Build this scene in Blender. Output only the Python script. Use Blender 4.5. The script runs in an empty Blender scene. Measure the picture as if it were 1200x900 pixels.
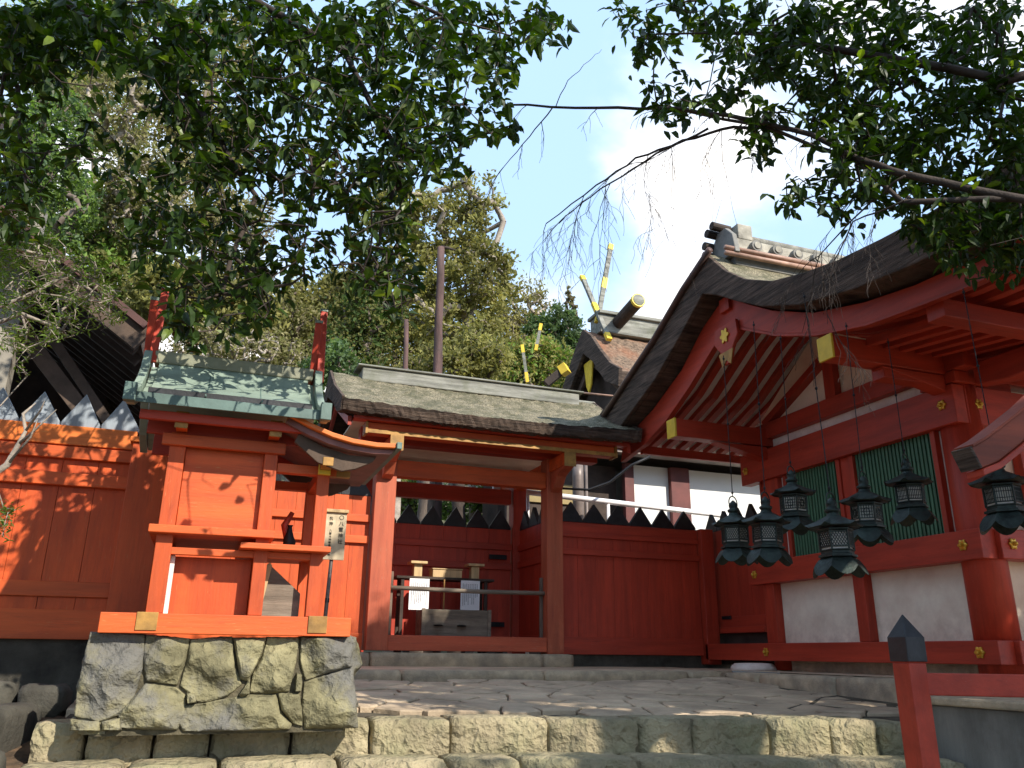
import bpy, bmesh, math, random
import numpy as np
from mathutils import Vector, Matrix
from math import sin, cos, radians, pi, atan, sqrt

S = bpy.context.scene
C = S.collection
random.seed(7)
rng = np.random.default_rng(7)

# ------------------------------------------------------------------ camera
FPX = 950.0; YAW = radians(20); PITCH = atan(316/950.0); ROLL = radians(0.6)
EYE = np.array([0, 0, 1.6])
_F0 = np.array([sin(YAW), cos(YAW), 0]); _R0 = np.array([cos(YAW), -sin(YAW), 0]); _U = np.array([0, 0, 1.0])
FW = _F0*cos(PITCH)+_U*sin(PITCH); UP0 = -_F0*sin(PITCH)+_U*cos(PITCH)
RT = _R0*cos(ROLL)+UP0*sin(ROLL); UP = -_R0*sin(ROLL)+UP0*cos(ROLL)
cam = bpy.data.cameras.new('camera'); co = bpy.data.objects.new('camera', cam); C.objects.link(co)
cam.sensor_width = 36; cam.lens = FPX/1200*36; cam.clip_start = .05; cam.clip_end = 2000
m = Matrix([[RT[i], UP[i], -FW[i]] for i in range(3)]).to_4x4(); m.translation = Vector(EYE)
co.matrix_world = m
S.camera = co
# survey helpers: where a line of sight meets a known vertical or horizontal plane
def ray(x, y):
    d = FW*FPX+RT*(x-600)+UP*(450-y); return d/np.linalg.norm(d)
def hx(x, y, X): d = ray(x, y); return EYE+d*(X-EYE[0])/d[0]
def hy(x, y, Y): d = ray(x, y); return EYE+d*(Y-EYE[1])/d[1]
def hf(x, y, F): d = ray(x, y); return EYE+d*F/(d@_F0)

# ------------------------------------------------------------------ light
SUN = Vector((0.38, -0.73, 0.57)).normalized()
W = bpy.data.worlds.new('World'); S.world = W; W.use_nodes = True
nt = W.node_tree; nt.nodes.clear()
def N(t, k, **kw):
    n = t.nodes.new(k)
    for a, v in kw.items():
        if a == 'ins':
            for i, x in v.items(): n.inputs[i].default_value = x
        else: setattr(n, a, v)
    return n
out = N(nt, 'ShaderNodeOutputWorld'); bg = N(nt, 'ShaderNodeBackground')
sky = N(nt, 'ShaderNodeTexSky', sky_type='NISHITA', sun_disc=False)
sky.sun_elevation = math.asin(SUN.z); sky.sun_rotation = math.atan2(SUN.x, SUN.y)
sky.air_density = 1.0; sky.dust_density = .6; sky.ozone_density = 1.2
tc = N(nt, 'ShaderNodeTexCoord'); mp = N(nt, 'ShaderNodeMapping'); mp.inputs['Scale'].default_value = (1, 1, 1.6)
L = nt.links.new
n1 = N(nt, 'ShaderNodeTexNoise', ins={'Scale': 3.2, 'Detail': 6.0, 'Roughness': .52, 'Distortion': .2})
L(tc.outputs['Generated'], mp.inputs[0]); L(mp.outputs[0], n1.inputs['Vector'])
fsum = n1.outputs[0]
# (direction in the sky, size, amount): one big bright cloud bank, clear blue either side of it
for (px_, py_, wd_, amt_) in ((800, 250, .080, .18), (330, 330, .10, .12), (640, 30, .06, -.26), (1030, 250, .022, -.26), (610, 330, .02, -.16), (560, 200, .012, -.12), (1000, 60, .05, .1)):
    d_ = FW*FPX+RT*(px_-600)+UP*(450-py_); d_ = d_/np.linalg.norm(d_)
    dt = N(nt, 'ShaderNodeVectorMath', operation='DOT_PRODUCT'); dt.inputs[1].default_value = tuple(d_); L(tc.outputs['Generated'], dt.inputs[0])
    mr_ = N(nt, 'ShaderNodeMapRange', interpolation_type='SMOOTHSTEP', ins={1: 1-wd_, 2: 1-wd_*.05, 3: 0.0, 4: amt_}); L(dt.outputs['Value'], mr_.inputs[0])
    ad_ = N(nt, 'ShaderNodeMath', operation='ADD'); L(fsum, ad_.inputs[0]); L(mr_.outputs[0], ad_.inputs[1]); fsum = ad_.outputs[0]
cr = N(nt, 'ShaderNodeMapRange', interpolation_type='SMOOTHSTEP', ins={1: .47, 2: .78}); L(fsum, cr.inputs[0])
pale = N(nt, 'ShaderNodeMix', data_type='RGBA'); pale.inputs['Factor'].default_value = .68; pale.inputs['B'].default_value = (5.0, 7.3, 10.6, 1); L(sky.outputs[0], pale.inputs['A'])
mx = N(nt, 'ShaderNodeMix', data_type='RGBA'); mx.inputs['B'].default_value = (10.4, 9.9, 9.4, 1)
L(cr.outputs[0], mx.inputs['Factor']); L(pale.outputs['Result'], mx.inputs['A']); L(mx.outputs['Result'], bg.inputs[0])
bg.inputs[1].default_value = 0.118
L(bg.outputs[0], out.inputs[0])
sl = bpy.data.lights.new('sun', 'SUN'); sl.energy = 4.8; sl.angle = radians(.5); sl.color = (1, .93, .82)
so = bpy.data.objects.new('sun', sl); C.objects.link(so); so.location = (5, -5, 12)
so.rotation_euler = SUN.to_track_quat('Z', 'Y').to_euler()
S.view_settings.view_transform = 'Standard'; S.view_settings.look = 'None'; S.view_settings.gamma = 1
S.view_settings.exposure = 0.52
S.cycles.max_bounces = 6; S.cycles.transparent_max_bounces = 8

# ------------------------------------------------------------------ materials
MATS = {}
def mat(name, base, rough=.6, var=.15, scale=3.0, bump=.15, bscale=40, stretch=(1, 1, 1), dark=None, dirt=0.0, dirtcol=(.05, .04, .03),
        metal=0.0, spec=.4, dirtscale=1.2, transl=0.0, chunk=0.0, rnd=.08, dpos=(.45, .7)):
    if name in MATS: return MATS[name]
    M = bpy.data.materials.new(name); M.use_nodes = True; t = M.node_tree; t.nodes.clear()
    o = N(t, 'ShaderNodeOutputMaterial'); b = N(t, 'ShaderNodeBsdfPrincipled')
    b.inputs['Roughness'].default_value = rough; b.inputs['Metallic'].default_value = metal
    b.inputs['Specular IOR Level'].default_value = spec
    c = N(t, 'ShaderNodeNewGeometry'); g = N(t, 'ShaderNodeMapping'); g.inputs['Scale'].default_value = stretch
    l = t.links.new
    l(c.outputs['Position'], g.inputs[0])
    a = N(t, 'ShaderNodeTexNoise', ins={'Scale': scale, 'Detail': 6.0, 'Roughness': .6}); l(g.outputs[0], a.inputs['Vector'])
    dk = dark or tuple(x*(1-var*2) for x in base)
    lt = tuple(min(1, x*(1+var)) for x in base)
    r = N(t, 'ShaderNodeMix', data_type='RGBA'); r.inputs['A'].default_value = (*dk, 1); r.inputs['B'].default_value = (*lt, 1)
    mr = N(t, 'ShaderNodeMapRange', ins={1: .3, 2: .7}); l(a.outputs[0], mr.inputs[0]); l(mr.outputs[0], r.inputs['Factor'])
    col = r.outputs['Result']
    if dirt > 0:
        d = N(t, 'ShaderNodeTexNoise', ins={'Scale': dirtscale, 'Detail': 9.0, 'Roughness': .7}); l(c.outputs['Position'], d.inputs['Vector'])
        dr = N(t, 'ShaderNodeMapRange', ins={1: dpos[0], 2: dpos[1], 4: dirt}); l(d.outputs[0], dr.inputs[0])
        r2 = N(t, 'ShaderNodeMix', data_type='RGBA'); r2.inputs['B'].default_value = (*dirtcol, 1)
        l(dr.outputs[0], r2.inputs['Factor']); l(col, r2.inputs['A']); col = r2.outputs['Result']
    if base[0] > .25 and base[1] < .2 and base[0] > 3*base[1] and not metal:      # painted timber: grime runs and flaked spots
        sn = N(t, 'ShaderNodeTexNoise', ins={'Scale': 9.0, 'Detail': 8.0, 'Roughness': .75}); l(g.outputs[0], sn.inputs['Vector'])
        sr_ = N(t, 'ShaderNodeMapRange', ins={1: .54, 2: .74, 4: .65}); l(sn.outputs[0], sr_.inputs[0])
        r3 = N(t, 'ShaderNodeMix', data_type='RGBA'); r3.inputs['B'].default_value = (base[0]*.42, base[1]*.38, base[2]*.6, 1)
        l(sr_.outputs[0], r3.inputs['Factor']); l(col, r3.inputs['A']); col = r3.outputs['Result']
        cn = N(t, 'ShaderNodeTexNoise', ins={'Scale': 38.0, 'Detail': 3.0, 'Roughness': .6}); l(g.outputs[0], cn.inputs['Vector'])
        ck = N(t, 'ShaderNodeMapRange', ins={1: .66, 2: .70, 4: .55}); l(cn.outputs[0], ck.inputs[0])
        r4 = N(t, 'ShaderNodeMix', data_type='RGBA'); r4.inputs['B'].default_value = (base[0]*.85, base[1]*1.9+.03, base[2]*2.5+.03, 1)
        l(ck.outputs[0], r4.inputs['Factor']); l(col, r4.inputs['A']); col = r4.outputs['Result']
    if name in ('white_plaster', 'deep_red_vertical', 'vermilion_vertical', 'faded_vermilion_vertical', 'grey_white_plaster'):
        sx_ = N(t, 'ShaderNodeSeparateXYZ'); l(c.outputs['Position'], sx_.inputs[0])
        mz = N(t, 'ShaderNodeMapRange', ins={1: 2.15, 2: 1.55, 4: .75}); l(sx_.outputs['Z'], mz.inputs[0])
        zn = N(t, 'ShaderNodeTexNoise', ins={'Scale': 7.0, 'Detail': 7.0, 'Roughness': .7}); l(c.outputs['Position'], zn.inputs['Vector'])
        zr = N(t, 'ShaderNodeMapRange', ins={1: .42, 2: .66}); l(zn.outputs[0], zr.inputs[0])
        mm_ = N(t, 'ShaderNodeMath', operation='MULTIPLY'); l(mz.outputs[0], mm_.inputs[0]); l(zr.outputs[0], mm_.inputs[1])
        r5 = N(t, 'ShaderNodeMix', data_type='RGBA'); r5.inputs['B'].default_value = (base[0]*.5, base[1]*.42, base[2]*.4, 1)
        l(mm_.outputs[0], r5.inputs['Factor']); l(col, r5.inputs['A']); col = r5.outputs['Result']
    if rnd:
        oi = N(t, 'ShaderNodeObjectInfo'); hs = N(t, 'ShaderNodeHueSaturation')
        rr = N(t, 'ShaderNodeMapRange', ins={3: 1-rnd, 4: 1+rnd}); l(oi.outputs['Random'], rr.inputs[0])
        l(rr.outputs[0], hs.inputs['Value']); l(col, hs.inputs['Color']); col = hs.outputs[0]
    l(col, b.inputs['Base Color'])
    if bump > 0:
        e = N(t, 'ShaderNodeTexNoise', ins={'Scale': bscale, 'Detail': 5.0, 'Roughness': .65}); l(g.outputs[0], e.inputs['Vector'])
        bp = N(t, 'ShaderNodeBump', ins={'Strength': bump, 'Distance': .02}); l(e.outputs[0], bp.inputs['Height']); l(bp.outputs[0], b.inputs['Normal'])
        if chunk > 0:
            vo = N(t, 'ShaderNodeTexVoronoi', ins={'Scale': chunk}); wn = N(t, 'ShaderNodeTexNoise', ins={'Scale': chunk*.8, 'Detail': 4.0}); l(c.outputs['Position'], wn.inputs['Vector'])
            wa = N(t, 'ShaderNodeMix', data_type='RGBA'); wa.inputs['Factor'].default_value = .25; l(c.outputs['Position'], wa.inputs['A']); l(wn.outputs['Color'], wa.inputs['B']); l(wa.outputs['Result'], vo.inputs['Vector'])
            b2 = N(t, 'ShaderNodeBump', ins={'Strength': .9, 'Distance': .035}); l(vo.outputs['Distance'], b2.inputs['Height']); l(bp.outputs[0], b2.inputs['Normal']); l(b2.outputs[0], b.inputs['Normal'])
    if transl > 0:
        tr = N(t, 'ShaderNodeBsdfTranslucent'); ms = N(t, 'ShaderNodeMixShader'); ms.inputs[0].default_value = transl
        hs2 = N(t, 'ShaderNodeHueSaturation', ins={'Saturation': 1.15, 'Value': 1.6}); l(col, hs2.inputs['Color']); l(hs2.outputs[0], tr.inputs[0])
        l(b.outputs[0], ms.inputs[1]); l(tr.outputs[0], ms.inputs[2]); l(ms.outputs[0], o.inputs[0])
    else: l(b.outputs[0], o.inputs[0])
    MATS[name] = M; return M

WV = (4, 4, .35)      # vertical grain
WH = (.35, 4, 4)      # grain along X
RED_V = mat('vermilion_vertical', (.60, .092, .014), .55, .16, 2.5, .12, 18, WV, dirt=.35, dirtcol=(.3, .025, .01))
RED_H = mat('vermilion_along', (.62, .105, .018), .55, .16, 2.5, .12, 18, WH, dirt=.3, dirtcol=(.32, .03, .012))
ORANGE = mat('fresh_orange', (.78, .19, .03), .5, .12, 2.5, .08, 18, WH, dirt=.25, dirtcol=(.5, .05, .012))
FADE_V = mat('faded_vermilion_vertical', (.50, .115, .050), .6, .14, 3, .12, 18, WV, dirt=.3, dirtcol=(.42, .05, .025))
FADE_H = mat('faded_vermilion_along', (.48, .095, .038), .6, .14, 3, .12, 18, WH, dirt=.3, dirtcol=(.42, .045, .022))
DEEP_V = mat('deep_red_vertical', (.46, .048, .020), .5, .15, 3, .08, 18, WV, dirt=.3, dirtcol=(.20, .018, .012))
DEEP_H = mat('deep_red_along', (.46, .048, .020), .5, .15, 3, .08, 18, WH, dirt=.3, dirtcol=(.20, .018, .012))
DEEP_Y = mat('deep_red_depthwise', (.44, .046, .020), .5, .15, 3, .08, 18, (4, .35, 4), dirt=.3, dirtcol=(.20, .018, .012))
OLIVE = mat('worn_ochre_end_and_lit_edge', (.42, .22, .05), .55, .25, 9, .1, 30, dirt=.4)
GOLD = mat('gilt_metal', (.75, .45, .06), .35, .15, 12, .1, 60, metal=.6, dirt=.25, dirtcol=(.3, .16, .03), dirtscale=6)
GOLDP = mat('yellow_painted_end', (.8, .55, .05), .5, .1, 12, .05, 60)
BLACK = mat('black_painted_tip', (.016, .016, .018), .45, .3, 12, .1, 40, dirt=.5, dirtcol=(.05, .05, .055), dirtscale=4)
SLATE = mat('sunlit_blue_grey_tip', (.30, .34, .38), .5, .15, 6, .06, 30, WV)  # the same black tips with the sunlit tone put into the colour
BARK = mat('cypress_bark_thatch', (.29, .25, .165), .95, .48, 70, 1.0, 45, (1, .8, 1), dirt=.75, dirtcol=(.07, .07, .035), dirtscale=5.0, dpos=(.43, .58))
BARKR = mat('rusty_bark_thatch', (.22, .15, .10), .95, .4, 16, 1.0, 60, dirt=.7, dirtcol=(.30, .11, .05), dirtscale=1.6)
BARKE = mat('bark_edge', (.12, .082, .060), .92, .45, 4, 1.0, 14, (.6, .6, 9), dirt=.5, dirtcol=(.035, .024, .018), dirtscale=2.5)
MOSS = mat('mossy_board', (.27, .265, .23), .85, .3, 5, .4, 30, WH, dirt=.6, dirtcol=(.09, .10, .05), dirtscale=3)
COPPER = mat('green_copper', (.235, .305, .25), .45, .14, 4, .06, 20, (.6, 2, 2), dirt=.45, dirtcol=(.34, .40, .30), dirtscale=2)
COPPERD = mat('dark_green_copper', (.12, .19, .165), .5, .2, 5, .08, 30, dirt=.3)
WHITE = mat('white_plaster', (.88, .77, .61), .85, .05, 2.5, .08, 30, dirt=.5, dirtcol=(.58, .38, .28), dirtscale=1.6)
WHITEC = mat('grey_white_plaster', (.78, .78, .75), .85, .04, 2, .05, 30, dirt=.2, dirtcol=(.5, .45, .4), dirtscale=1)
WHITEP = mat('white_paint', (.80, .72, .64), .6, .08, 6, .05, 30, dirt=.35, dirtcol=(.4, .2, .15), dirtscale=5)
GREEN = mat('green_slats', (.075, .19, .105), .5, .2, 6, .06, 30, WV, dirt=.3, dirtcol=(.02, .07, .05))
BRONZE = mat('patinated_bronze', (.028, .040, .034), .5, .35, 20, .25, 60, metal=.35, dirt=.5, dirtcol=(.055, .085, .07), dirtscale=9)
PANE = mat('lantern_pane', (.86, .84, .78), .7, .06, 30, .0, 30, transl=.4)
WOOD = mat('weathered_wood', (.24, .19, .14), .8, .25, 4, .3, 25, WH, dirt=.5, dirtcol=(.10, .08, .06), dirtscale=5)
WOODV = mat('weathered_post_wood', (.22, .15, .11), .8, .25, 4, .3, 25, WV, dirt=.4)
WOODL = mat('pale_new_wood', (.58, .40, .20), .6, .15, 5, .1, 30, WV)
WOODD = mat('dark_old_timber', (.05, .034, .026), .8, .3, 4, .3, 20, dirt=.4, dirtcol=(.10, .07, .05))
WOODB = mat('brown_timber_board', (.11, .072, .05), .8, .25, 4, .3, 20, dirt=.4)
PINK = mat('pinkish_bamboo', (.42, .25, .18), .5, .2, 8, .1, 40, dirt=.3)
TILE = mat('grey_roof_tile', (.22, .21, .19), .75, .2, 8, .25, 50, dirt=.5, dirtcol=(.10, .10, .08), dirtscale=6)
TILEL = mat('pale_ridge_tile', (.42, .39, .32), .8, .2, 8, .25, 50, dirt=.4, dirtscale=6)
SIGNW = mat('aged_sign_board', (.62, .50, .33), .65, .12, 4, .08, 30, WV, dirt=.3, dirtcol=(.45, .33, .22), dirtscale=6)
INK = mat('black_ink', (.03, .025, .02), .8, .1, 10, 0, 10)
PAPER = mat('white_paper', (.85, .85, .86), .8, .03, 10, 0, 10)
PRINT = mat('grey_print', (.42, .42, .44), .8, .1, 10, 0, 10)
IRON = mat('dark_iron', (.02, .02, .022), .5, .3, 12, .1, 40, metal=.5)
STEEL = mat('brown_downpipe', (.19, .15, .13), .45, .2, 4, .05, 20, metal=.2)
PIPEW = mat('white_pipe', (.80, .78, .78), .4, .05, 4, .02, 20)
STONE_R = mat('plinth_boulder', (.25, .225, .125), .92, .35, 3.5, 1.0, 14, dirt=.85, dirtcol=(.15, .145, .135), dirtscale=1.9, dpos=(.45, .58), chunk=9.0)
STONE_S = mat('step_stone', (.36, .30, .185), .9, .22, 3.5, .8, 22, dirt=.65, dirtcol=(.20, .20, .10), dirtscale=3.0, chunk=11.0)
STONE_P = mat('flagstone', (.55, .42, .28), .88, .2, 2.2, .6, 25, dirt=.5, dirtcol=(.22, .18, .13), dirtscale=2.5)
STONE_K = mat('granite_kerb', (.50, .385, .25), .88, .18, 8, .5, 60, dirt=.6, dirtcol=(.12, .12, .11), dirtscale=2.5)
STONE_D = mat('dark_stone', (.075, .07, .055), .9, .3, 5, .6, 30, dirt=.5)
CONC = mat('stained_concrete', (.24, .225, .19), .9, .15, 2, .3, 30, (5, 5, .6), dirt=.75, dirtcol=(.08, .075, .06), dirtscale=1.6)
EARTH = mat('leaf_strewn_earth', (.13, .085, .05), .95, .35, 8, .8, 30, dirt=.5, dirtcol=(.22, .11, .05), dirtscale=8)
SOIL = mat('joint_soil', (.085, .07, .045), .95, .3, 8, .6, 30)
HILLM = mat('hillside', (.09, .085, .04), .95, .4, .6, .8, 4, dirt=.6, dirtcol=(.16, .11, .06), dirtscale=.5)
LEAF = mat('glossy_dark_leaf', (.030, .062, .008), .45, .35, 9, 0, 10, transl=.30, spec=.28, rnd=.05)
LEAFY = mat('young_yellow_leaf', (.14, .20, .03), .4, .35, 12, 0, 10, transl=.35, rnd=.05)
BARKT = mat('grey_tree_bark', (.15, .115, .09), .9, .3, 8, .6, 30, (1, 1, .3), dirt=.5, dirtcol=(.28, .24, .2), dirtscale=5)
BARKD = mat('dark_tree_bark', (.055, .04, .032), .9, .3, 8, .5, 30)
BARKP = mat('purple_brown_trunk', (.15, .085, .075), .9, .3, 3, .5, 20, (2, 2, .4), dirt=.5, dirtcol=(.05, .045, .04))
BARKG = mat('pale_lichen_bark', (.40, .34, .28), .9, .25, 8, .5, 40, dirt=.4)
def leafmat(name, c, var=.35): return mat(name, c, .55, var, .9, 0, 10, transl=.38, rnd=.05, spec=.2)

# ------------------------------------------------------------------ building blocks
def tag(o, label=None, cat=None, group=None, kind=None):
    if label: o['label'] = label
    if cat: o['category'] = cat
    if group: o['group'] = group
    if kind: o['kind'] = kind
    return o
def wloc(o):
    v = Vector((0, 0, 0))
    while o: v += o.location; o = o.parent
    return v
def empty(name, loc, label, cat, group=None):
    o = bpy.data.objects.new(name, None); C.objects.link(o); o.location = loc; o.empty_display_size = .1
    return tag(o, label, cat, group)
class MB:
    def __init__(s): s.v = []; s.f = []
    def add(s, vs, fs):
        n = len(s.v); s.v += [tuple(float(c) for c in v) for v in vs]; s.f += [tuple(i+n for i in f) for f in fs]; return s
    def box(s, x0, x1, y0, y1, z0, z1):
        x0, x1 = sorted((x0, x1)); y0, y1 = sorted((y0, y1)); z0, z1 = sorted((z0, z1))
        return s.add([(x0,y0,z0),(x1,y0,z0),(x1,y1,z0),(x0,y1,z0),(x0,y0,z1),(x1,y0,z1),(x1,y1,z1),(x0,y1,z1)],
              [(3,2,1,0),(4,5,6,7),(0,1,5,4),(1,2,6,5),(2,3,7,6),(3,0,4,7)])
    def bar(s, a, b, w, h, up=(0, 0, 1)):      # rectangular bar between two points
        a = Vector(a); b = Vector(b); d = (b-a).normalized(); u = Vector(up); r = d.cross(u)
        if r.length < 1e-4: r = d.cross(Vector((1, 0, 0)))
        r.normalize(); u = r.cross(d).normalized()
        vs = [p+r*(w/2*i)+u*(h/2*j) for p in (a, b) for (i, j) in ((-1,-1),(1,-1),(1,1),(-1,1))]
        return s.add(vs, [(0,1,2,3),(7,6,5,4),(0,4,5,1),(1,5,6,2),(2,6,7,3),(3,7,4,0)])
    def prism(s, pts, ax, a, b):               # polygon (2D) extruded along axis ax from a to b
        n = len(pts)
        def P(p, t): return {'x': (t, p[0], p[1]), 'y': (p[0], t, p[1]), 'z': (p[0], p[1], t)}[ax]
        vs = [P(p, a) for p in pts]+[P(p, b) for p in pts]
        return s.add(vs, [tuple(range(n))[::-1], tuple(range(n, 2*n))]+[(i, (i+1) % n, n+(i+1) % n, n+i) for i in range(n)])
    def tube(s, pts, rad, n=8, cap=True):
        pts = [Vector(p) for p in pts]; rr = rad if hasattr(rad, '__len__') else [rad]*len(pts)
        base = len(s.v); u = None
        for i, p in enumerate(pts):
            d = (pts[min(i+1, len(pts)-1)]-pts[max(i-1, 0)]).normalized()
            if u is None: u = d.cross(Vector((0, 0, 1))) if abs(d.z) < .9 else d.cross(Vector((1, 0, 0)))
            u = (u-d*u.dot(d)).normalized(); w = d.cross(u)
            for k in range(n):
                a = 2*pi*k/n; s.v.append(tuple(p+(u*cos(a)+w*sin(a))*rr[i]))
        for i in range(len(pts)-1):
            for k in range(n):
                a = base+i*n+k; b = base+i*n+(k+1) % n; s.f.append((a, b, b+n, a+n))
        if cap:
            s.f.append(tuple(base+k for k in range(n))[::-1]); e = base+(len(pts)-1)*n; s.f.append(tuple(e+k for k in range(n)))
        return s
    def lathe(s, prof, c, n=24, rot=0.0, sq=1.0):     # prof: (r, z)
        base = len(s.v)
        for r, z in prof:
            for k in range(n):
                a = rot+2*pi*k/n; s.v.append((c[0]+r*cos(a), c[1]+r*sin(a)*sq, c[2]+z))
        for i in range(len(prof)-1):
            for k in range(n):
                a = base+i*n+k; b = base+i*n+(k+1) % n; s.f.append((a, b, b+n, a+n))
        s.f.append(tuple(base+k for k in range(n))[::-1]); e = base+(len(prof)-1)*n; s.f.append(tuple(e+k for k in range(n)))
        return s
    def build(s, name, m, parent=None, bevel=0.0, smooth=False, kind=None):
        me = bpy.data.meshes.new(name)
        V = np.array(s.v, float); c = (V.min(0)+V.max(0))/2
        pw = wloc(parent) if parent else Vector((0, 0, 0))
        me.from_pydata((V-c).tolist(), [], s.f); me.materials.append(m)
        bm = bmesh.new(); bm.from_mesh(me); bmesh.ops.recalc_face_normals(bm, faces=bm.faces); bm.to_mesh(me); bm.free()
        if smooth:
            me.polygons.foreach_set('use_smooth', [True]*len(me.polygons))
        o = bpy.data.objects.new(name, me); C.objects.link(o); o.location = Vector(c)-pw
        if parent: o.parent = parent
        if bevel > 0:
            b = o.modifiers.new('bevel', 'BEVEL'); b.width = bevel; b.segments = 2; b.limit_method = 'ANGLE'; b.angle_limit = radians(40)
        if kind: o['kind'] = kind
        return o
def box(name, x0, x1, y0, y1, z0, z1, m, parent, bevel=.005):
    return MB().box(x0, x1, y0, y1, z0, z1).build(name, m, parent, bevel)
def copy_tree(o, parent=None):
    c = o.copy(); C.objects.link(c); c.parent = parent
    for ch in list(o.children): copy_tree(ch, c)
    return c

def np_mesh(name, V, F, m, parent=None, smooth=False, mats=None, midx=None):
    """big mesh from arrays; F is (n,3) or (n,4)"""
    V = np.asarray(V, np.float32); F = np.asarray(F, np.int32); k = F.shape[1]
    pw = wloc(parent) if parent else Vector((0, 0, 0))
    me = bpy.data.meshes.new(name); me.vertices.add(len(V)); me.vertices.foreach_set('co', (V-np.array(pw, np.float32)).ravel())
    me.loops.add(F.size); me.loops.foreach_set('vertex_index', F.ravel())
    me.polygons.add(len(F)); me.polygons.foreach_set('loop_start', np.arange(0, F.size, k, dtype=np.int32)); 
    for mm in (mats or [m]): me.materials.append(mm)
    if midx is not None: me.polygons.foreach_set('material_index', midx.astype(np.int32))
    me.polygons.foreach_set('use_smooth', np.full(len(F), smooth))
    me.update(calc_edges=True); me.validate()
    o = bpy.data.objects.new(name, me); C.objects.link(o)
    if parent: o.parent = parent
    return o

def rotmats(n, tilt_lo=-1.2, tilt_hi=.5):
    """random orientations: columns = side, along, normal. 'along' points outward/down"""
    az = rng.uniform(0, 2*pi, n); el = rng.uniform(tilt_lo, tilt_hi, n)
    al = np.stack([np.cos(az)*np.cos(el), np.sin(az)*np.cos(el), np.sin(el)], 1)
    r = rng.normal(size=(n, 3)); r[:, 2] *= .35
    up = np.array([0, 0, 1.])+r*.55
    sd = np.cross(al, up); sd /= np.linalg.norm(sd, axis=1, keepdims=True)+1e-9
    nm = np.cross(sd, al)
    return sd, al, nm
def sun_corridor(P):
    keep = np.ones(len(P), bool)
    for (Yp, xa, xb, za, zb, pr_) in ((4.9, -.55, .75, 1.3, 3.0, .9), (4.75, -.6, .6, 2.85, 3.4, .9), (6.9, .75, 1.2, 2.2, 2.85, .95), (6.3, -1.9, -.35, 2.75, 3.3, .75), (6.3, -1.9, -.9, 2.1, 2.75, .6), (5.0, .9, 4.0, 1.0, 1.3, .7)):
        t = (P[:, 1]-Yp)/SUN[1]; x = P[:, 0]-SUN[0]*t; z = P[:, 2]-SUN[2]*t
        keep &= ~((t > .3) & (x > xa) & (x < xb) & (z > za) & (z < zb) & (rng.random(len(P)) < pr_))
    return P[keep]
def leaves(name, P, length, width, m, parent, mats=None, frac=0.0, droop=(-1.2, .5), curl=.12):
    """one folded, pointed leaf (six vertices, four faces) at every point of P"""
    P = sun_corridor(P); n = len(P); sd, al, nm = rotmats(n, *droop)
    ln = length*rng.uniform(.65, 1.2, n)[:, None]; wd = width*rng.uniform(.7, 1.15, n)[:, None]
    b = P
    fold = .25
    v0 = b; v5 = b+al*ln-nm*ln*curl
    v1 = b+al*ln*.35+sd*wd*.5+nm*wd*fold; v2 = b+al*ln*.35-sd*wd*.5+nm*wd*fold
    v3 = b+al*ln*.70+sd*wd*.40+nm*wd*fold*.8-nm*ln*curl*.4; v4 = b+al*ln*.70-sd*wd*.40+nm*wd*fold*.8-nm*ln*curl*.4
    mid = b+al*ln*.5
    V = np.stack([v0, v1, v3, v5, v4, v2, mid], 1).reshape(-1, 3)
    o = np.arange(n)[:, None]*7
    F = np.concatenate([o+np.array([[0, 1, 6]]), o+np.array([[1, 2, 6]]), o+np.array([[2, 3, 6]]), o+np.array([[3, 4, 6]]), o+np.array([[4, 5, 6]]), o+np.array([[5, 0, 6]])])
    midx = None
    if mats: 
        pick = (rng.random(n) < frac).astype(int); midx = np.tile(pick, 6)
    return np_mesh(name, V, F, m, parent, mats=mats, midx=midx)
def cards(name, P, size, m, parent, mats=None, frac=.0):
    """far foliage: a bent two-triangle leaf tuft at every point"""
    P = sun_corridor(P); n = len(P); q = rng.normal(size=(n, 3)); q /= np.linalg.norm(q, axis=1, keepdims=True)
    r = np.cross(q, rng.normal(size=(n, 3))); r /= np.linalg.norm(r, axis=1, keepdims=True)
    w = np.cross(q, r); s = size*rng.uniform(.5, 1.3, n)[:, None]
    V = np.stack([P-q*s*.6, P+r*s*.32+w*s*.12, P+q*s*.6, P-r*s*.32+w*s*.12], 1).reshape(-1, 3)
    o = np.arange(n)[:, None]*4
    F = np.concatenate([o+np.array([[0, 1, 2]]), o+np.array([[0, 2, 3]])])
    midx = None
    if mats: midx = np.tile((rng.random(n) < frac).astype(int), 2)
    return np_mesh(name, V, F, m, parent, mats=mats, midx=midx)

def grow(pts, roots, bias=.0, jit=.0):
    """join every point to the nearest branch node already grown; returns nodes, parent index, per-node count"""
    nodes = [np.array(r[0], float) for r in roots]; par = [r[1] for r in roots]
    pts = np.asarray(pts, float)
    R = np.array(nodes)
    d = np.min(np.linalg.norm(pts[:, None]-R[None], axis=2), axis=1); order = np.argsort(d)
    tips = []
    arr = np.empty((len(nodes)+len(pts)*4, 3)); arr[:len(nodes)] = R; n = len(nodes)
    for i in order:
        p = pts[i]; dd = np.linalg.norm(arr[:n]-p, axis=1); j = int(np.argmin(dd)); L0 = dd[j]
        k = 1 if L0 < .3*bias or bias == 0 else 2
        q = arr[j].copy()
        for s_ in range(1, k+1):
            t = s_/k; pos = q+(p-q)*t
            if s_ < k: pos = pos+rng.normal(size=3)*L0*.12+np.array([0, 0, jit*L0])
            arr[n] = pos; par.append(j); j = n; n += 1
        tips.append(j)
    return arr[:n], par, tips
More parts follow.
